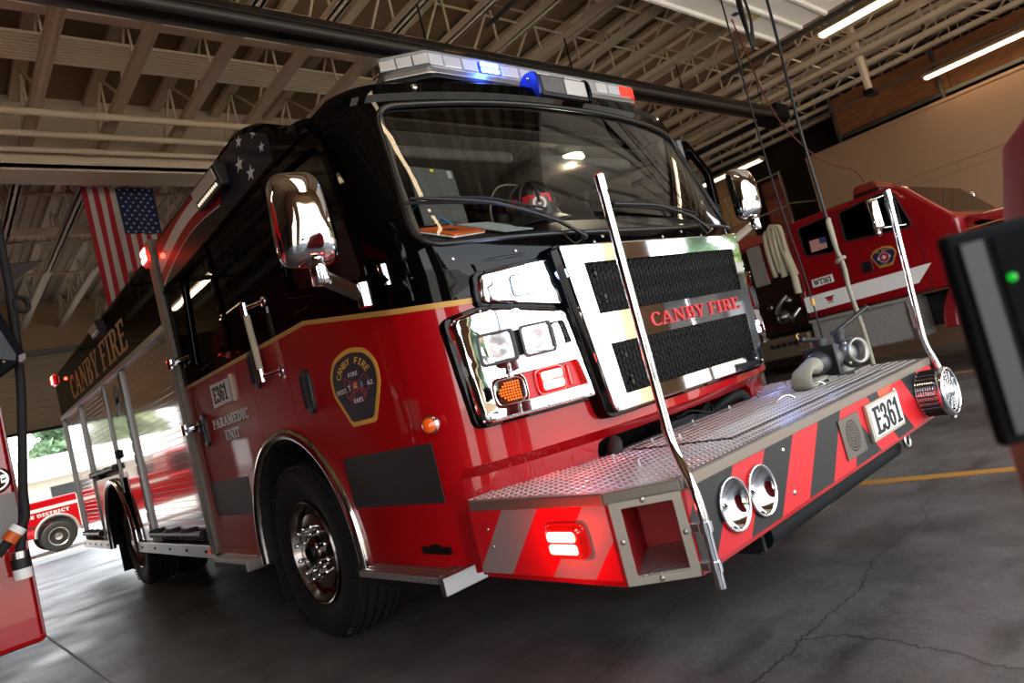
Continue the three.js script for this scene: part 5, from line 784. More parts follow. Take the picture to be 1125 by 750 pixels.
// ------------------------------------------------------------------ the second fire truck in the far bay
{
  const T = thing('water_tender', 'red fire truck with a white stripe lettered WT361 parked in the far bay', 'fire truck', null, [6.4, 0, -1.5]);
  const RT = MAT(0x800911, 0.4, 0, { specularIntensity: 0.2, clearcoat: 1, clearcoatRoughness: 0.05 }); const O = new THREE.Matrix4().makeTranslation(-6.4, 0, 1.5); const A = (n, g, m, p, ud) => add(n, mx(join(g), O), m, p, ud);
  const X0 = 6.4, X1 = 8.85, prof = [[-2.27, 1.0], [-2.27, 2.28], [-2.18, 2.37], [-0.9, 2.38], [-0.74, 2.34], [-0.28, 1.78], [-0.24, 1.0]];
  const th = (sh, a, b, bev = 0) => mx(ext(sh, b - a, bev), SIDE(b));
  const W1 = [[-2.1, 2.25], [-1.66, 2.28], [-1.69, 1.8], [-2.09, 1.855]], W2 = [[-1.53, 2.27], [-0.95, 2.335], [-0.84, 2.25], [-0.745, 1.82], [-1.54, 1.885]];
  let cab = cut(th(rpoly(prof, [0.05, 0.12, 0.1, 0.08, 0.08, 0.04, 0.02]), X0, X1, 0.04), th(rpoly([[-2.2, 1.2], [-2.2, 2.3], [-0.85, 2.3], [-0.4, 1.75], [-0.4, 1.2]], 0.04), X0 + 0.06, X1 - 0.06));
  cab = cut(cab, th(rpoly(W1, 0.05), 6, 9.2), th(rpoly(W2, 0.05), 6, 9.2), (() => { const g = ext(rect(6.52, 1.85, 8.73, 2.29, 0.08), 1); g.translate(0, 0, -0.7); return g; })());
  A('cab', renorm(cab, 0.5), RT, T);
  for (const w of [W1, W2]) A('cab_window', mx(new THREE.ShapeGeometry(rpoly(w, 0.05)), SIDE(X0 + 0.02)), M.tint2, T);
  for (const w of [W1, W2]) A('window_gasket', tube(rpoly(w, 0.05).getSpacedPoints(60).map((p) => [X0 + 0.004, p.y, p.x]), 0.012, 120, 6, true, 0.3), M.rubber, T);
  { const g = new THREE.BufferGeometry(); g.setAttribute('position', new THREE.Float32BufferAttribute([[6.46, 1.79, -0.3], [8.79, 1.79, -0.3], [8.72, 2.31, -0.7], [6.46, 1.79, -0.3], [8.72, 2.31, -0.7], [6.53, 2.31, -0.7]].flat(), 3)); g.computeVertexNormals(); A('windshield', g, M.tint2, T); }
  A('cab_seat', bb([6.6, 1.25, -1.9], [8.6, 1.95, -1.6], 0.08), M.seat, T); A('cab_lining', bb([6.5, 1.22, -2.19], [8.75, 2.3, -2.15], 0), M.seat, T);
  A('hood', renorm(mx(ext(rpoly([[-0.3, 0.75], [-0.3, 1.78], [0.6, 1.72], [1.25, 1.62], [1.4, 1.45], [1.42, 0.75]], [0.01, 0.05, 0.2, 0.1, 0.1, 0.02]), 1.9, 0.1), SIDE(8.58)), 0.5), RT, T);
  A('hood_line', bb([6.66, 1.6, -0.28], [6.675, 1.612, 1.2], 0.002), M.gold, T);
  A('fender', (() => { const s = new THREE.Shape(), c = [0.05, 0.52]; s.absarc(c[0], c[1], 0.76, Math.PI, 0, true); s.lineTo(c[0] + 0.6, c[1]); s.absarc(c[0], c[1], 0.6, 0, Math.PI, false); s.closePath(); return mx(ext(s, 0.6, 0.03), SIDE(6.96)); })(), M.redDark, T);
  A('front_tire', latheAt([[0.28, -0.14], [0.46, -0.15], [0.5, -0.11], [0.5, 0.11], [0.46, 0.15], [0.28, 0.14]], 40, [6.6, 0.505, 0.05], [-1, 0, 0]), M.tire, T); A('front_rim', latheAt([[0.29, 0.12], [0.24, 0.06], [0.12, 0.08], [0, 0.1]], 32, [6.6, 0.505, 0.05], [-1, 0, 0]), M.steel, T);
  A('front_tire', latheAt([[0.28, -0.14], [0.46, -0.15], [0.5, -0.11], [0.5, 0.11], [0.46, 0.15], [0.28, 0.14]], 40, [8.65, 0.505, 0.05], [1, 0, 0]), M.tire, T);
  A('white_stripe', mx(ext(rpoly([[-2.27, 1.1], [-2.27, 1.315], [-0.66, 1.33], [-0.85, 1.13]]), 0.004), SIDE(X0)), M.white, T);
  A('door_gap', [bb([X0 - 0.003, 1.02, -1.6], [X0 + 0.002, 2.31, -1.592], 0), bb([X0 - 0.003, 1.02, -0.72], [X0 + 0.002, 1.8, -0.712], 0), bb([X0 - 0.003, 1.02, -2.26], [X0 + 0.002, 1.03, -0.72], 0)], M.plastic, T);
  A('door_handle', mx(ext(rect(-1.43, 1.42, -1.3, 1.56, 0.02), 0.02, 0.004), SIDE(X0)), M.plastic, T);
  const np = sub('number_sign', T, 'white sign lettered WT361'); A('sign_plate', mx(ext(rpoly([[-2.105, 1.42], [-1.815, 1.425], [-1.815, 1.53], [-2.1, 1.527]], 0.004), 0.008, 0.001), SIDE(X0)), M.white, np); A('lettering', mx(at(bold('WT361', 0.25, 0.08, 0.005), -1.958, 1.476, 0.0085), SIDE(X0)), M.ink, np);
  const bt = canvas(256, 208, (c, W, H) => { c.fillStyle = '#10183c'; c.fillRect(0, 0, W, H); c.textAlign = 'center'; c.textBaseline = 'middle'; c.fillStyle = '#c89a3a'; c.font = 'bold 30px sans-serif'; c.fillText('FIRE · RESCUE', 128, 34); c.fillText('CANBY OR.', 128, 186); c.fillStyle = '#8a1a22'; c.beginPath(); c.ellipse(128, 108, 56, 52, 0, 0, 7); c.fill(); c.strokeStyle = '#c8c8d0'; c.lineWidth = 5; c.stroke(); c.fillStyle = '#c8c8d0'; c.fillRect(60, 98, 18, 22); c.fillRect(178, 98, 18, 22); c.fillRect(120, 84, 16, 46); c.fillRect(104, 100, 48, 14); });
  const bp = [[-1.3, 1.6], [-1.24, 1.665], [-1.12, 1.685], [-1.03, 1.66], [-0.99, 1.58], [-1.07, 1.43], [-1.23, 1.43]], bg = sub('door_badge', T, 'navy and gold fire rescue badge');
  A('badge_rim', mx(ext(rpoly(bp, 0.02), 0.003), SIDE(X0)), MAT(0xb98a30, 0.5), bg); A('badge_field', mx(uvFit(ext(rpoly(bp.map(([z, y]) => [-1.145 + (z + 1.145) * 0.9, 1.555 + (y - 1.555) * 0.88]), 0.02), 0.0045), -1.29, 1.43, 0.29, 0.25), SIDE(X0)), MAT(0xffffff, 0.5, 0, { map: bt }), bg);
  const ft = canvas(128, 80, (c, W, H) => { for (let i = 0; i < 13; i++) { c.fillStyle = i % 2 ? '#d8c8c0' : '#a83238'; c.fillRect(0, i * H / 13, W, H / 13 + 1); } c.fillStyle = '#2c3868'; c.fillRect(W * 0.6, 0, W * 0.4, H * 0.54); });
  A('flag_sticker', mx(uvFit(ext(rpoly([[-2.0, 1.88], [-1.78, 1.885], [-1.77, 2.04], [-1.995, 2.045]]), 0.002), -2, 1.88, 0.23, 0.165), SIDE(X0 + 0.012)), MAT(0xffffff, 0.5, 0, { map: ft }), T);
  A('stripe_emblem', [mx(ext(circ(-1.93, 1.215, 0.045, 0.03), 0.002), SIDE(X0 - 0.004))], MAT(0xb82018, 0.5), T); A('stripe_emblem', [mx(ext(rpoly([[-2.0, 1.25], [-1.86, 1.255], [-1.88, 1.235], [-1.98, 1.23]]), 0.002), SIDE(X0 - 0.004)), mx(ext(rect(-1.97, 1.165, -1.89, 1.178), 0.002), SIDE(X0 - 0.004))], M.ink, T);
  A('step_box', uvBox(bb([X0 - 0.03, 0.46, -2.27], [X0 + 0.5, 0.96, -0.95], 0.04)), M.treadDark, T, { label: 'treadplate step box under the cab doors' });
  A('step_top', uvBox(bb([X0 - 0.06, 0.955, -2.27], [X0 + 0.3, 0.995, -0.93], 0.008)), M.treadDark, T); A('box_strap', [bb([X0 - 0.035, 0.47, -1.06], [X0 - 0.028, 0.95, -1.035], 0), bb([X0 - 0.04, 0.5, -1.06], [X0 - 0.02, 0.6, -0.97], 0.004)], M.steel, T);
  const be = sub('roof_beacon', T, 'red beacon on the roof'); A('beacon_base', bb([6.55, 2.38, -1.36], [7.3, 2.43, -1.02], 0.015), M.plastic, be); A('beacon_lens', at(ext(rpoly([[-0.17, 0], [0.17, 0], [0.13, 0.11], [-0.13, 0.11]], 0.03), 0.7, 0.02), 6.57, 2.43, -1.19, 0, Math.PI / 2, 0), MAT(0x6a060a, 0.15, 0, { clearcoat: 1 }), be);
  const mi = sub('side_mirror', T, 'tall chrome mirror'); A('mirror_case', renorm(at(ext(rpoly([[-0.1, -0.2], [0.1, -0.2], [0.1, 0.2], [-0.1, 0.2]], 0.05), 0.09, 0.03), 6.14, 2.07, -1.06, 0, 0.5, 0), 0.7), M.chrome, mi); A('convex_mirror', at(new THREE.SphereGeometry(0.07, 20, 12), 6.14, 1.84, -1.03, 0, 0, 0, [1, 0.7, 0.5]), M.chrome, mi); A('mirror_arm', [rod([6.14, 2.25, -1.05], [6.42, 2.3, -0.86], 0.012, 8), rod([6.14, 1.9, -1.05], [6.42, 1.86, -0.8], 0.012, 8)], M.chrome, mi);
  A('far_mirror', renorm(at(ext(rect(-0.1, -0.2, 0.1, 0.2, 0.05), 0.09, 0.03), 9.1, 2.05, -0.7), 0.7), M.chrome, T); A('far_mirror_arm', rod([9.1, 2.2, -0.66], [8.83, 2.2, -0.7], 0.014, 8), M.chrome, T);
  // pump panel and tank behind the cab
  A('pump_panel', bb([6.46, 0.9, -3.1], [8.8, 2.2, -2.3], 0.02), MAT(0x2a1a17, 0.35, 0.5), T, { label: 'dark pump panel' });
  A('panel_top', bb([6.42, 2.18, -3.1], [8.8, 2.24, -2.28], 0.01), M.redDark, T); A('panel_corner', bb([6.42, 1.2, -2.32], [6.5, 2.2, -2.28], 0.004), M.redDark, T);
  A('tread_panel', uvBox(bb([6.4, 1.64, -2.9], [6.46, 2.22, -2.69], 0.006)), M.treadDark, T); A('red_panel', bb([6.41, 1.7, -2.68], [6.46, 2.2, -2.58], 0.006), M.redDark, T);
  A('running_board', bb([6.3, 0.56, -3.05], [6.9, 0.86, -2.3], 0.02), MAT(0x6b5c48, 0.5, 0.5), T); each('board_gauge', Array.from({ length: 5 }, (_, i) => mx(rod([6.3, 0.75, -2.85 + i * 0.09], [6.285, 0.75, -2.85 + i * 0.09], 0.03, 12), O)), M.plastic, T); A('brass_hook', tube([[6.28, 0.86, -2.42], [6.24, 0.84, -2.44], [6.25, 0.76, -2.43], [6.28, 0.7, -2.46]], 0.014, 20, 8), MAT(0xc8a050, 0.3, 1), T);
  each('suction_cap', [[1.13, -2.62, 0.1], [1.34, -2.5, 0.055], [1.3, -2.78, 0.05]].map(([y, z, r]) => mx(latheAt([[r, 0], [r, 0.06], [r * 0.85, 0.075], [r * 0.3, 0.08], [r * 0.25, 0.13], [0, 0.135]], 24, [6.46, y, z], [-1, 0, 0]), O)), MAT(0x7c7874, 0.3, 1), T);
  each('panel_pipe', [[[6.4, 1.2, -2.7], [6.36, 1.3, -2.62], [6.4, 1.42, -2.5]], [[6.4, 1.05, -2.5], [6.34, 1.1, -2.45], [6.4, 1.2, -2.36]]].map((p) => mx(tube(p, 0.03, 20, 10), O)), M.steel, T);
  A('tank_body', bb([6.42, 0.8, -6.6], [8.85, 2.5, -3.14], 0.04), M.redDark, T); for (const z of [-4.4, -5.6]) A('rear_tire', latheAt([[0.28, -0.3], [0.5, -0.28], [0.5, 0.28], [0.28, 0.3]], 32, [6.8, 0.505, z], [-1, 0, 0]), M.tire, T); A('rear_tire', latheAt([[0.28, -0.3], [0.5, -0.28], [0.5, 0.28], [0.28, 0.3]], 32, [8.5, 0.505, -5], [-1, 0, 0]), M.tire, T);
  A('chassis', bb([6.9, 0.55, -6.4], [8.4, 0.95, 1.2], 0.02), M.plastic, T);
  // folded hose hung on the panel
  const hz = [], loops = [[-2.5, 2.34, 1.7], [-2.42, 2.4, 1.75], [-2.36, 2.38, 1.68]];
  loops.forEach(([z, t, b], i) => hz.push(tube([[6.38, b, z - 0.06], [6.36, (t + b) / 2, z - 0.07], [6.36, t - 0.04, z - 0.05], [6.36, t, z], [6.36, t - 0.05, z + 0.05], [6.37, (t + b) / 2, z + 0.05], [6.37, b - 0.03, z + 0.06 + i * 0.02]], 0.036, 40, 8)));
  hz.push(tube([[6.36, 2.0, -2.34], [6.36, 1.7, -2.3], [6.36, 1.4, -2.3]], 0.05, 20, 8));
  const hh = thing('fire_hose', 'pale folded hose hung beside the pump panel of the far truck', 'hose', null, [6.36, 1.35, -2.4]); hz.forEach((g) => add('hose_fold', g.translate(-6.36, -1.35, 2.4), M.hoseLight, hh));
}
// ------------------------------------------------------------------ hanging things
{
  const fl = thing('american_flag', 'American flag hanging from the ceiling joists with stripes running down', 'flag', null, [-0.6, 4.68, -6.9]);
  const W = 0.8, H = 1.5, tex = canvas(512, 960, (c, w, h) => { for (let i = 0; i < 13; i++) { c.fillStyle = i % 2 ? '#c9bdb2' : '#b01f2c'; c.fillRect(i * w / 13, 0, w / 13 + 1, h); } c.fillStyle = '#1c2750'; const uw = w * 7 / 13, uh = h * 0.4; c.fillRect(w - uw, 0, uw, uh); c.fillStyle = '#cfccc8'; for (let r = 0; r < 11; r++) for (let k = 0; k < (r % 2 ? 4 : 5); k++) { const x = w - uw + uw * (k + (r % 2 ? 1 : 0.5)) / 5, y = uh * (r + 0.5) / 11, R = 12; c.beginPath(); for (let i = 0; i < 10; i++) { const q = i % 2 ? R * 0.4 : R, a = i * Math.PI / 5; c.lineTo(x + q * Math.sin(a), y - q * Math.cos(a)); } c.fill(); } });
  const g = new THREE.PlaneGeometry(W, H, 40, 40), p = g.attributes.position; for (let i = 0; i < p.count; i++) { const u = p.getX(i), v = (H / 2 - p.getY(i)) / H; p.setZ(i, 0.03 * Math.sin(u * 13 + v * 2) * (0.3 + v) + 0.012 * Math.sin(u * 31 + v * 7)); p.setX(i, u * (1 - 0.06 * v) - 0.0 * v); } g.computeVertexNormals(); g.translate(0, -H / 2, 0);
  add('flag_cloth', g, MAT(0xffffff, 0.9, 0, { map: tex, side: THREE.DoubleSide, transmission: 0.15, thickness: 0 }), fl); add('flag_cord', [rod([-0.39, 0, 0], [-0.36, 0.1, 0], 0.005, 6), rod([0.39, 0, 0], [0.36, 0.1, 0], 0.005, 6)], M.hoseLight, fl);
  const cam = thing('security_camera', 'small dome security camera under a pale ceiling joist', 'camera', null, [-1.605, 4.75, -6.55]); add('camera_base', latheAt([[0, 0], [0.075, 0], [0.08, -0.04], [0.06, -0.07]], 24, [0, 0, 0], [0, 1, 0]), paintBeige, cam); add('camera_dome', at(new THREE.SphereGeometry(0.06, 20, 12), 0, -0.07, 0), M.plastic, cam);
  // radiant heater along the ceiling
  const h = thing('radiant_heater', 'long dark tube heater hung under the joists above the fire engine', 'heater', null, [1.5, 4.26, -2.57]);
  const L = [-6.5, 6.35];
  add('heater_hood', [(() => { const s = rpoly([[-0.16, -0.02], [-0.06, 0.1], [0.06, 0.1], [0.16, -0.02], [0.15, -0.03], [0.055, 0.085], [-0.055, 0.085], [-0.15, -0.03]]), g = ext(s, L[1] - L[0]); g.rotateY(Math.PI / 2); g.translate(L[0], 0, 0); return g; })()], MAT(0x3c3833, 0.4, 0.7), h);
  add('heater_tube', [rod([L[0], 0, -0.04], [L[1], 0, -0.04], 0.052, 16)], MAT(0x1c1a19, 0.5, 0.3), h); add('gas_pipe', rod([L[0], -0.05, 0.1], [L[1], -0.05, 0.1], 0.045, 14), MAT(0x46423e, 0.5, 0.5), h);
  each('tube_clamp', [-4, -1.8, 0.2, 2.4, 4.6].map((x) => rod([x - 0.04, 0, -0.04], [x + 0.04, 0, -0.04], 0.058, 16)), M.darkMetal, h); add('heater_vent', bb([-0.35, -0.04, 0.144], [-0.1, -0.02, 0.15], 0), MAT(0xb08048, 0.4, 0.6), h);
  each('hanger_wire', [-4.5, -2.2, -0.4, 1.6, 3.8, 6].map((x) => bar([x, 0.08, 0], [x, 0.5, 0], 0.012, 0.012)), M.darkMetal, h);
  add('return_tube', [rod([6.3, 0.0, -0.05], [6.3, 0, -2.9], 0.052, 14)], MAT(0x1c1a19, 0.5, 0.3), h); add('burner_box', bb([6.1, -0.12, -0.2], [6.5, 0.12, 0.16], 0.01), M.darkMetal, h);
  // exhaust hose tracks: short dark rails under the near joists
  for (const [x0, z0, n] of [[1.6, -1.45, 'short dark rail hung under the joists, left of its twin'], [2.25, -1.5, 'short dark rail with a hook hung under the joists']]) { const r = thing('ceiling_rail', n, 'rail', null, [x0, 4.68, z0]); add('rail_channel', [bb([-0.03, -0.03, -0.45], [0.03, 0.03, 0.6], 0.004)], galv, r); add('rail_hanger', bar([0, 0.03, 0.1], [0, 0.2, 0.1], 0.03, 0.01), galv, r); if (x0 > 2) add('rail_hook', at(new THREE.TorusGeometry(0.09, 0.014, 8, 24, 4.2), 0, -0.12, 0.0, 0, 1.2, 2), M.plastic, r); }
  // cords
  const strap = thing('air_line', 'black drop cord with a pale strap looped round its lower half', 'cord', null, [2.1, 0, 0]);
  add('cord', tube([[0.1, 5.35, 0], [0.07, 3.4, 0], [0.0, 2.41, 0], [0.02, 1.63, 0], [0.05, 1.0, 0]], 0.011, 60, 8), MAT(0x16171a, 0.5), strap); add('strap', tube([[0.02, 1.72, 0.01], [-0.035, 1.68, 0.02], [-0.02, 1.5, 0.02], [0.02, 1.36, 0.02], [0.0, 1.2, 0.02], [0.03, 1.0, 0.02], [0.07, 0.8, 0.01], [0.09, 0.5, 0.0], [0.1, 0.02, 0]], 0.016, 80, 8), M.hose, strap); add('strap_knot', at(new THREE.TorusGeometry(0.028, 0.014, 8, 16), 0.01, 1.42, 0.015, 1.2), M.hose, strap); add('strap_loop', tube([[0.02, 1.72, 0.01], [0.05, 1.66, 0.0], [0.04, 1.5, 0.0], [0.02, 1.42, 0.0]], 0.013, 24, 8), M.hose, strap);
  tag(add('power_cord', tube([[1.46, 5.35, 0], [1.45, 3.0, 0], [1.4, 2.5, 0.02], [1.46, 1.9, 0], [1.52, 1.43, 0], [1.535, 1.19, 0], [1.52, 0.75, 0.0]], 0.006, 80, 6), M.rubber), 'thin black cord hanging down behind the bumper valve', 'cord');
  add('cord_connector', rod([0, 0, 0], [0, 0.05, 0], 0.012, 10), MAT(0xb88828, 0.4)).position.set(1.535, 1.15, 0); tag(scene.children[scene.children.length - 1], 'small yellow connector on the thin black cord', 'connector');
  const coil = thing('cord_bundle', 'bundle of looped black cords hanging under the overhead door', 'cord', null, [1.62, 3.1, 0.05]); for (let i = 0; i < 3; i++) add('cord_loop', tube([[0, 0.35, 0], [-0.06 - i * 0.02, 0.1, 0.02 * i], [-0.02, -0.12 - i * 0.04, 0], [0.05, 0.05, 0.01], [0.01, 0.35, 0]], 0.009, 50, 6), M.rubber, coil); add('cord_hanger', rod([0, 0.34, 0], [0, 1.66, 0], 0.008, 6), M.rubber, coil);
  tag(add('red_air_hose', tube([[4.2, 5.3, -1.3], [4.35, 3.9, -1.2], [4.48, 3.52, -1.2], [4.75, 3.18, -1.2], [5.33, 2.88, -1.2], [5.9, 2.76, -1.2], [6.3, 2.74, -1.2], [6.55, 2.66, -1.2], [6.6, 2.57, -1.2]], 0.008, 80, 8), MAT(0x5a0c10, 0.6)), 'thin red hose drooping from the ceiling to the far truck roof', 'hose');
}
{ const p = thing('hanging_post', 'pale tapered post hanging from the joists beside the plywood boards', 'post', null, [8.8, 4.2, -1.5]); add('post_board', at(ext(rpoly([[-0.09, 0], [0.09, 0], [0.12, 1.1], [-0.12, 1.1]]), 0.05, 0.006), 0, 0, 0, 0, 0, 0.08), paintBeige, p); add('post_bracket', bb([-0.14, -0.06, -0.04], [0.14, 0.02, 0.1], 0.006), M.darkMetal, p); add('bracket_rail', rod([-0.1, -0.03, -1.2], [0.1, -0.03, 3.2], 0.02, 8), galv, p); }
// fluorescent lamps: tube behind a diffuser with its own light
function fluorescent(label, x, y, z0, z1, inten, group) {
  const f = thing('fluorescent_lamp', label, 'ceiling lamp', group, [x, y, (z0 + z1) / 2]), L = z1 - z0;
  add('lamp_housing', [box(0.17, 0.05, L, 0, 0.035, 0, 0.008), box(0.03, 0.03, L + 0.02, -0.09, 0.02, 0, 0.004), box(0.03, 0.03, L + 0.02, 0.09, 0.02, 0, 0.004)], MAT(0x8a7a66, 0.6), f); add('lamp_diffuser', box(0.14, 0.05, L - 0.04, 0, -0.008, 0, 0.02), GLOW(0xffe2b8, 2.6, 0xffffff), f); each('end_cap', [-1, 1].map((s) => box(0.15, 0.06, 0.02, 0, 0, s * (L / 2 - 0.01), 0.006)), MAT(0x8a7a66, 0.6), f);
  each('hanger', [-0.35, 0.35].map((k) => bar([0, 0.05, k * L], [0, 5.3 - y, k * L], 0.015, 0.006)), galv, f);
  const l = new THREE.RectAreaLight(0xffdcae, inten, 0.14, L - 0.04); l.position.set(x, y - 0.045, (z0 + z1) / 2); l.rotation.x = -Math.PI / 2; scene.add(l);
}
fluorescent('long fluorescent lamp in front of the joists, nearest the overhead door', 6.08, 4.4, -1.05, 1.4, 10);
fluorescent('long fluorescent lamp hung beside the plywood boards', 9.75, 4.27, -0.98, 1.5, 10);
fluorescent('fluorescent lamp seen beside the far mirror of the fire engine', 9.9, 4.2, -5.7, -3.9, 10);
fluorescent('fluorescent lamp over the camera, seen only as a reflection', -1.2, 4.55, 0.2, 2.6, 14);
fluorescent('fluorescent lamp over the rear of the left bay, out of the picture', -4.2, 4.55, -13.4, -10.6, 40);
fluorescent('fluorescent lamp over the left bay, out of the picture', -5.2, 4.55, -5.5, -3.1, 14);
// ------------------------------------------------------------------ things at the picture's edges
{
  const v = thing('utility_vehicle', 'red vehicle with a grey band at the left edge, nose towards the camera', 'vehicle', null, [-3.7, 0, -2]);
  const O = new THREE.Matrix4().makeTranslation(3.7, 0, 2), A = (n, g, m, p, ud) => add(n, mx(join(g), O), m, p || v, ud);
  const s = rpoly([[-4.9, 0.516], [-2.53, 0.516], [-2.53, 2.6], [-2.7, 2.85], [-4.75, 2.85], [-4.9, 2.6]], [0.03, 0.03, 0.1, 0.1, 0.1, 0.1]); const g = ext(s, 4.5, 0.025); g.translate(0, 0, -6.5);
  A('vehicle_body', g, M.red); A('grey_band', bb([-4.88, 0.98, -2.001], [-2.545, 1.215, -1.996], 0), M.reflectGray); A('body_edge', bb([-2.545, 0.55, -2.004], [-2.532, 2.55, -1.99], 0.004), M.redDark);
  A('latch', [latheAt([[0, 0], [0.065, 0], [0.06, 0.012], [0.045, 0.016], [0.03, 0.006], [0, 0.006]], 28, [-2.61, 1.285, -2.0], [0, 0, 1]), bb([-2.62, 1.24, -1.995], [-2.6, 1.33, -1.98], 0.004)], M.chrome, v, { label: 'round chrome latch' });
  A('windshield_pane', bb([-4.6, 1.75, -2.003], [-2.75, 2.55, -1.995], 0.02), MAT(0x08090a, 0.05, 0, { clearcoat: 1 })); 
  for (const x of [-2.85, -4.6]) for (const z of [-3, -5.6]) A('tire', latheAt([[0.22, -0.12], [0.36, -0.13], [0.4, -0.09], [0.4, 0.09], [0.36, 0.13], [0.22, 0.12]], 32, [x, 0.405, z], [1, 0, 0]), M.tire);
  const m = sub('mirror_housing', v, 'dark slanted mirror housing with a red end cap');
  const hs = ext(rpoly([[-2.75, 1.64], [-2.537, 1.714], [-2.464, 1.764], [-2.434, 1.78], [-2.434, 1.805], [-2.479, 1.959], [-2.491, 2.0], [-2.75, 2.3]], 0.012), 0.08, 0.008); hs.translate(0, 0, -1.78); A('housing', hs, MAT(0x06080c, 0.8, 0, { specularIntensity: 0.3 }), m); A('housing_arm', bb([-2.74, 1.8, -2.0], [-2.68, 1.95, -1.76], 0.01), M.plastic, m); const pf = ext(rpoly([[-2.6, 1.84], [-2.528, 1.79], [-2.473, 1.772], [-2.466, 1.798], [-2.504, 1.915], [-2.6, 2.04]], 0.008), 0.006); pf.translate(0, 0, -1.702); A('housing_face', pf, MAT(0x2e3036, 0.6), m); const rc = ext(rpoly([[-2.462, 1.763], [-2.433, 1.778], [-2.433, 1.803], [-2.458, 1.795]], 0.004), 0.086); rc.translate(0, 0, -1.782); A('end_cap', rc, MAT(0x4a1016, 0.3), m); each('stud', [[-2.515, 1.775], [-2.53, 1.8]].map(([x, y]) => mx(at(new THREE.SphereGeometry(0.007, 8, 6), x, y, -1.697), O)), MAT(0xc8a888, 0.3, 0.8), m);
  const c = thing('shore_cord', 'thick black power cord hanging in front of the red vehicle at left', 'cord', null, [-2.5, 0.8, -1.84]);
  const B = (n, g, m) => add(n, mx(join(g), new THREE.Matrix4().makeTranslation(2.5, -0.8, 1.84)), m, c);
  B('cord', tube([[-2.42, 5.35, -1.84], [-2.425, 3.2, -1.84], [-2.425, 2.3, -1.84], [-2.43, 2.08, -1.84], [-2.455, 1.7, -1.84], [-2.52, 1.25, -1.84], [-2.55, 1.06, -1.84], [-2.585, 0.93, -1.84]], 0.019, 60, 10), M.rubber); B('cord_loop', at(new THREE.TorusGeometry(0.036, 0.009, 8, 24), -2.392, 2.06, -1.84, 0, 0.6, 0), M.rubber); B('cord_branch', tube([[-2.53, 1.2, -1.81], [-2.545, 1.08, -1.8], [-2.6, 1.02, -1.8], [-2.66, 0.96, -1.8]], 0.02, 30, 10), M.rubber);
  B('connector', [rod([-2.583, 0.83, -1.84], [-2.583, 0.875, -1.84], 0.036, 18)], M.white); B('connector_band', rod([-2.583, 0.875, -1.84], [-2.583, 0.92, -1.84], 0.037, 18), M.ink); B('connector_cap', rod([-2.583, 0.92, -1.84], [-2.582, 0.95, -1.84], 0.035, 18), M.steel); B('orange_sleeve', rod([-2.585, 1.035, -1.8], [-2.615, 1.005, -1.8], 0.031, 14), MAT(0xc85a1a, 0.5)); B('white_sleeve', rod([-2.565, 1.055, -1.8], [-2.585, 1.035, -1.8], 0.032, 14), M.white);
  const f = thing('ceiling_fan', 'grey ceiling fan with one long tapered blade reaching into view at left', 'fan', null, [-2.52, 4.3, -10.25]); add('fan_rod', rod([0, 0.1, 0], [0, 1.05, 0], 0.03, 12), galv, f); add('fan_hub', latheAt([[0, -0.08], [0.14, -0.08], [0.16, 0], [0.12, 0.1], [0, 0.12]], 24, [0, 0, 0], [0, 1, 0]), galv, f);
  for (let i = 0; i < 3; i++) { const b = ext(rpoly([[0.12, -0.07], [1.3, -0.26], [2.1, 0], [1.3, 0.2], [0.12, 0.07]], 0.01), 0.012, 0.003); b.rotateX(-Math.PI / 2 - 0.45); b.rotateY(-0.927 + i * 2.0944); add('fan_blade', b, MAT(0x77736e, 0.5), f); }
  // near things at right, well out of focus
  const q = thing('equipment_stand', 'black boxed unit with a green light on a metal post at the right edge', 'equipment', null, [-2.0, 0, 1.9], 0);
  const ex = V(0.7546, 0, 0.6562), P = V(-2.1315, 1.157, 1.757), fr = basis(ex, V(0, 1, 0), ex.clone().cross(V(0, 1, 0)), P.clone().sub(V(-2.0, 0, 1.9)));
  const D = (n, g, m) => add(n, mx(g, fr), m, q);
  D('unit_case', bb([0.008, -0.2, -0.016], [0.4, 0.0, 0], 0.006), MAT(0x050506, 0.9, 0, { specularIntensity: 0.3 })); D('edge_strip', bb([0.018, -0.19, 0.0], [0.04, -0.012, 0.004], 0.001), MAT(0x2c2b2a, 0.6, 0.2)); D('screen', bb([0.05, -0.19, 0.0], [0.39, -0.012, 0.002], 0), MAT(0x030304, 0.9, 0, { specularIntensity: 0.2 })); D('status_light', at(new THREE.SphereGeometry(0.004, 10, 8), 0.056, -0.052, 0.004), GLOW(0x10d030, 0.9)); D('post', bb([0.03, -1.155, -0.03], [0.058, -0.19, -0.002], 0.003), MAT(0x8a7868, 0.4, 0.8)); D('post_foot', bb([-0.08, -1.157, -0.1], [0.2, -1.14, 0.1], 0.004), M.darkMetal);
  const t = thing('red_tank', 'dark red rounded tank at the right edge, far out of focus', 'tank', null, [-1.27, 0, 1.9]); add('tank_shell', creased(lathe([[0, 0.04], [0.2, 0.05], [0.26, 0.1], [0.27, 1.0], [0.262, 1.16], [0.225, 1.32], [0.12, 1.42], [0.03, 1.44], [0.03, 1.5], [0, 1.5]], 48), 0.8), MAT(0x8a1018, 0.6), t); add('tank_base', lathe([[0, 0.0], [0.22, 0.0], [0.22, 0.05], [0, 0.05]], 32), M.plastic, t);
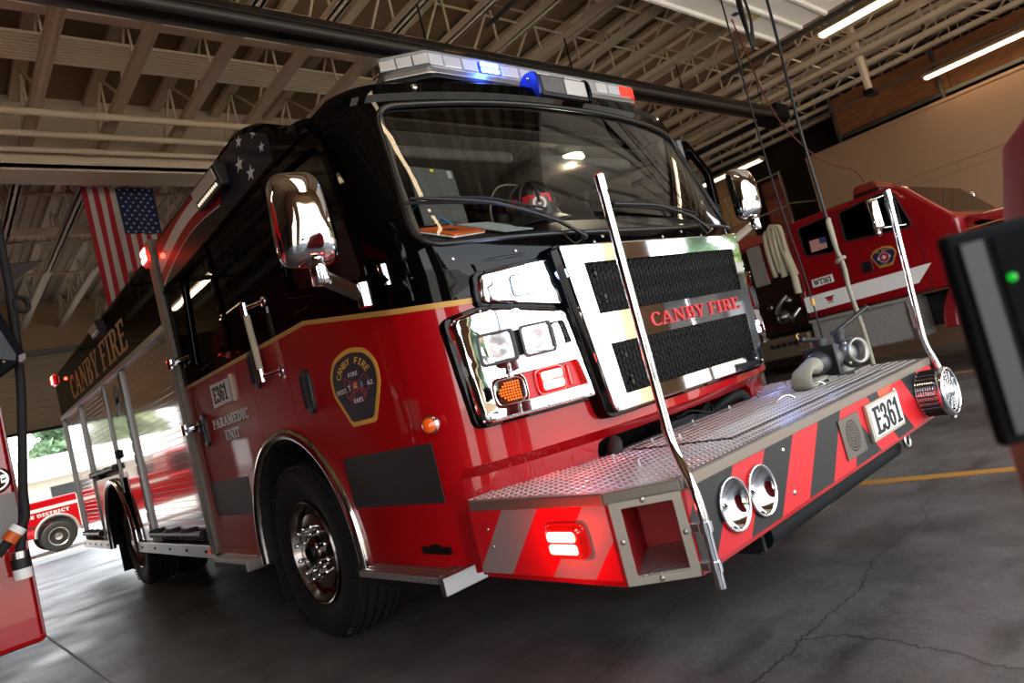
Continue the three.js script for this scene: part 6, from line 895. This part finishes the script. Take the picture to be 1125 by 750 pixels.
  // railing of the stair behind the far bay
  const r = add('trim_1', [rod([10.5, 3.98, -3.94], [10.5, 2.4, -3.9], 0.024, 8)], galv, scene, ST); for (const y of [3.95, 3.26, 2.6]) add('handrail', rod([10.5, y, -3.94], [10.5, y - 0.05, -7.5], 0.02, 8), galv, r); add('handrail', rod([10.5, 3.3, -3.94], [10.5, 3.1, -3.2], 0.02, 8), galv, r); for (const z of [-5.2, -6.4]) add('rail_post', rod([10.5, 3.9, z], [10.5, 2.4, z], 0.02, 8), galv, r); add('landing', bb([10.2, 2.3, -8], [13, 2.42, -3.3], 0.01), MAT(0x4a3a2a, 0.7), r); add('stored_board', bb([10.8, 2.42, -5.6], [10.85, 4.4, -4.9], 0.004), MAT(0x8a6a48, 0.7), r); add('stored_board', bb([11.2, 2.42, -4.7], [11.25, 4.0, -4.2], 0.004), MAT(0x6a2c20, 0.7), r); add('landing_leg', [bb([10.25, 0, -3.42], [10.35, 2.3, -3.32], 0.004), bb([10.25, 0, -7.9], [10.35, 2.3, -7.8], 0.004)], galv, r);
}
// ------------------------------------------------------------------ outside
{
  const asphalt = MAT(0x6a6a6a, 0.9);
  const leaf = (() => { const g = new THREE.PlaneGeometry(0.34, 0.26, 2, 1), p = g.attributes.position; for (let i = 0; i < p.count; i++) p.setZ(i, -0.06 * Math.abs(p.getX(i)) * 6 * 0.3); g.computeVertexNormals(); return g; })();
  const crown = (conifer, seed) => { SEED = seed; const list = [], n = 2600; for (let i = 0; i < n; i++) { let x, y, z; if (conifer) { y = Math.pow(rnd(), 0.8); const R = (1 - y) * 1.7 * (0.7 + 0.3 * Math.sin(y * 34)) + 0.1, a = rr(0, 6.283), q = Math.sqrt(rr(0.4, 1)); x = R * q * Math.cos(a); z = R * q * Math.sin(a); y = 1 + y * 6; } else { const c = i % 14, a = hash(c, 3 + seed) * 6.283, rad = 1.5 * Math.sqrt(hash(c, 9)), cy = 2.6 + 2.6 * hash(c, 5), s = 0.75 + 0.5 * hash(c, 7); const u = rr(-1, 1), t = rr(0, 6.283), k = Math.cbrt(rr(0.3, 1)) * s; x = rad * Math.cos(a) + k * Math.sqrt(1 - u * u) * Math.cos(t); y = cy + k * u; z = rad * Math.sin(a) + k * Math.sqrt(1 - u * u) * Math.sin(t); } list.push(at(leaf.clone(), x, y, z, rr(-1.5, 1.5), rr(0, 6), rr(-1, 1), rr(0.8, 1.6))); } return mergeGeometries(list); };
  const C1 = crown(true, 11), C2 = crown(false, 5), trunk = (() => { const a = rod([0, 0, 0], [0.05, 3.4, 0], 0.2, 10, 0.1); return a; })();
  const G1 = MAT(0x5c7a58, 0.85, 0, { side: THREE.DoubleSide, transmission: 0.3, thickness: 0 }), G2 = MAT(0x6e8a3c, 0.85, 0, { side: THREE.DoubleSide, transmission: 0.35, thickness: 0 }), bark = MAT(0x4a3b2e, 0.9);
  const tree = (k, x, z, s, label) => { const t = thing('tree', label, 'tree', 'trees around the station', [x, 0, z], x * 1.3); add('trunk', trunk, bark, t); const c = add('crown', k ? C2 : C1, k ? G2 : G1, t); t.scale.setScalar(s); return t; };
  tree(0, -1.9, -46, 1.3, 'dark green conifer above the red truck outside, left of the pair'); tree(1, -12.5, -38, 1.0, 'leafy tree low behind the red truck outside'); tree(0, 3.2, -46, 1.2, 'dark green conifer just beside the rear corner of the fire engine');
  const where = (i, n) => ['leftmost', 'second from the left', 'third from the left', 'fourth from the left', 'fifth from the left', 'sixth from the left', 'seventh from the left', 'eighth from the left'][i];
  [[0, -26, -40, 1.2], [1, -20, -36, 1.25], [1, -16.5, -31, 1.1], [1, -9.2, -45, 1.3], [1, 9, -42, 1.2]].forEach(([k, x, z, s], i) => tree(k, x, z, s, `tree behind the station seen only mirrored in the roll-up doors, ${where(i)}`));
  [[1, -18, 27, 1.3], [0, -12.5, 24, 1.2], [1, 28, 12.0, 1.3], [1, 33, 15.5, 1.4], [0, 40, 24, 1.5], [1, 40, 8, 1.5], [1, 50, 14, 1.6], [1, 21, 8.5, 1.0]].forEach(([k, x, z, s], i) => tree(k, x, z, s, `tree in front of the station seen only mirrored in the chrome, ${where(i)}`));
  const b = thing('house', 'low pale roofed building behind the red truck outside', 'building', null, [-3, 0, -36]); add('wall', bb([-7, 0, -3], [6, 2.2, 3], 0), MAT(0xb8b2a8, 0.8), b); add('roof', mx(ext(rpoly([[-3.6, 2.15], [0, 3.3], [3.6, 2.15]]), 14), new THREE.Matrix4().makeTranslation(0.2, 0, 0).multiply(SIDE(6.2))), MAT(0x9a9994, 0.8), b); each('window', [-5, -2, 1, 4].map((x) => bb([x, 0.9, 2.98], [x + 1.1, 1.8, 3.03], 0.01)), MAT(0x2a3036, 0.1), b);
  const b2 = thing('house', 'brown building across the street, seen only mirrored in the chrome', 'building', null, [22.5, 0, 14]); add('wall', bb([-2, 0, -2], [2, 3.4, 2], 0), MAT(0x1e1a19, 0.8), b2); add('roof', mx(ext(rpoly([[-2.4, 3.3], [0, 4.4], [2.4, 3.3]]), 4.6), SIDE(2.3)), MAT(0x5a544e, 0.8), b2); each('window', [-1.6, 0.4].map((x) => bb([x, 1, -2.04], [x + 1.2, 2.2, -1.98], 0.01)), MAT(0x2a3036, 0.1), b2);
  // red service truck outside the rear door
  const t = thing('service_truck', 'red and white service truck parked in the sun outside the rear door', 'truck', null, [-2.4, 0, -18]);
  const zf = 0.75; add('truck_bed', [bb([-1.9, 0.42, -1], [2.14, 1.24, zf], 0.03)], M.red, t); add('white_band', bb([-1.9, 1.0, zf], [2.14, 1.07, zf + 0.004], 0), M.white, t); add('dark_band', bb([-1.9, 0.66, zf], [1.6, 0.71, zf + 0.004], 0), MAT(0x5a1418, 0.5), t); add('lettering', at(text('CANBY FIRE DISTRICT', 1.5, 0.075, 0.003, 'sans_bold'), 1.2, 0.91, zf), M.white, t);
  add('rear_panel', bb([2.13, 0.5, -1], [2.2, 1.2, zf], 0.02), MAT(0xc8c4be, 0.4), t); add('rear_bumper', bb([2.1, 0.36, -1], [2.36, 0.46, zf], 0.02), M.steel, t); add('cab_body', [bb([-3.4, 0.42, -0.95], [-1.92, 1.1, 0.7], 0.08), bb([-3.2, 1.05, -0.85], [-1.95, 1.75, 0.6], 0.12), bb([-4.6, 0.42, -0.9], [-3.3, 1.05, 0.66], 0.12)], M.red, t); add('cab_glass', bb([-2.95, 1.15, 0.58], [-2.1, 1.6, 0.62], 0.05), M.plastic, t);
  for (const x of [1.65, -3.9]) { add('tire', latheAt([[0.2, -0.11], [0.31, -0.12], [0.345, -0.08], [0.345, 0.08], [0.31, 0.12], [0.2, 0.11]], 32, [x, 0.345, 0.66], [0, 0, 1]), M.tire, t); add('wheel_rim', latheAt([[0.215, 0.1], [0.2, 0.11], [0.17, 0.06], [0.1, 0.07], [0.06, 0.11], [0, 0.11]], 28, [x, 0.345, 0.66], [0, 0, 1]), M.steel, t); add('arch_trim', at(new THREE.TorusGeometry(0.42, 0.03, 8, 32, Math.PI), x, 0.42, zf), M.reflectGray, t); add('wheel_well', at(ext(circ(0, 0.0, 0.4), 0.01), x, 0.42, zf - 0.008), M.rubber, t); } for (const x of [1.65, -3.9]) add('tire', latheAt([[0.2, -0.11], [0.31, -0.12], [0.345, -0.08], [0.345, 0.08], [0.31, 0.12], [0.2, 0.11]], 32, [x, 0.345, -0.85], [0, 0, -1]), M.tire, t);
}
renderer.render(scene, camera);
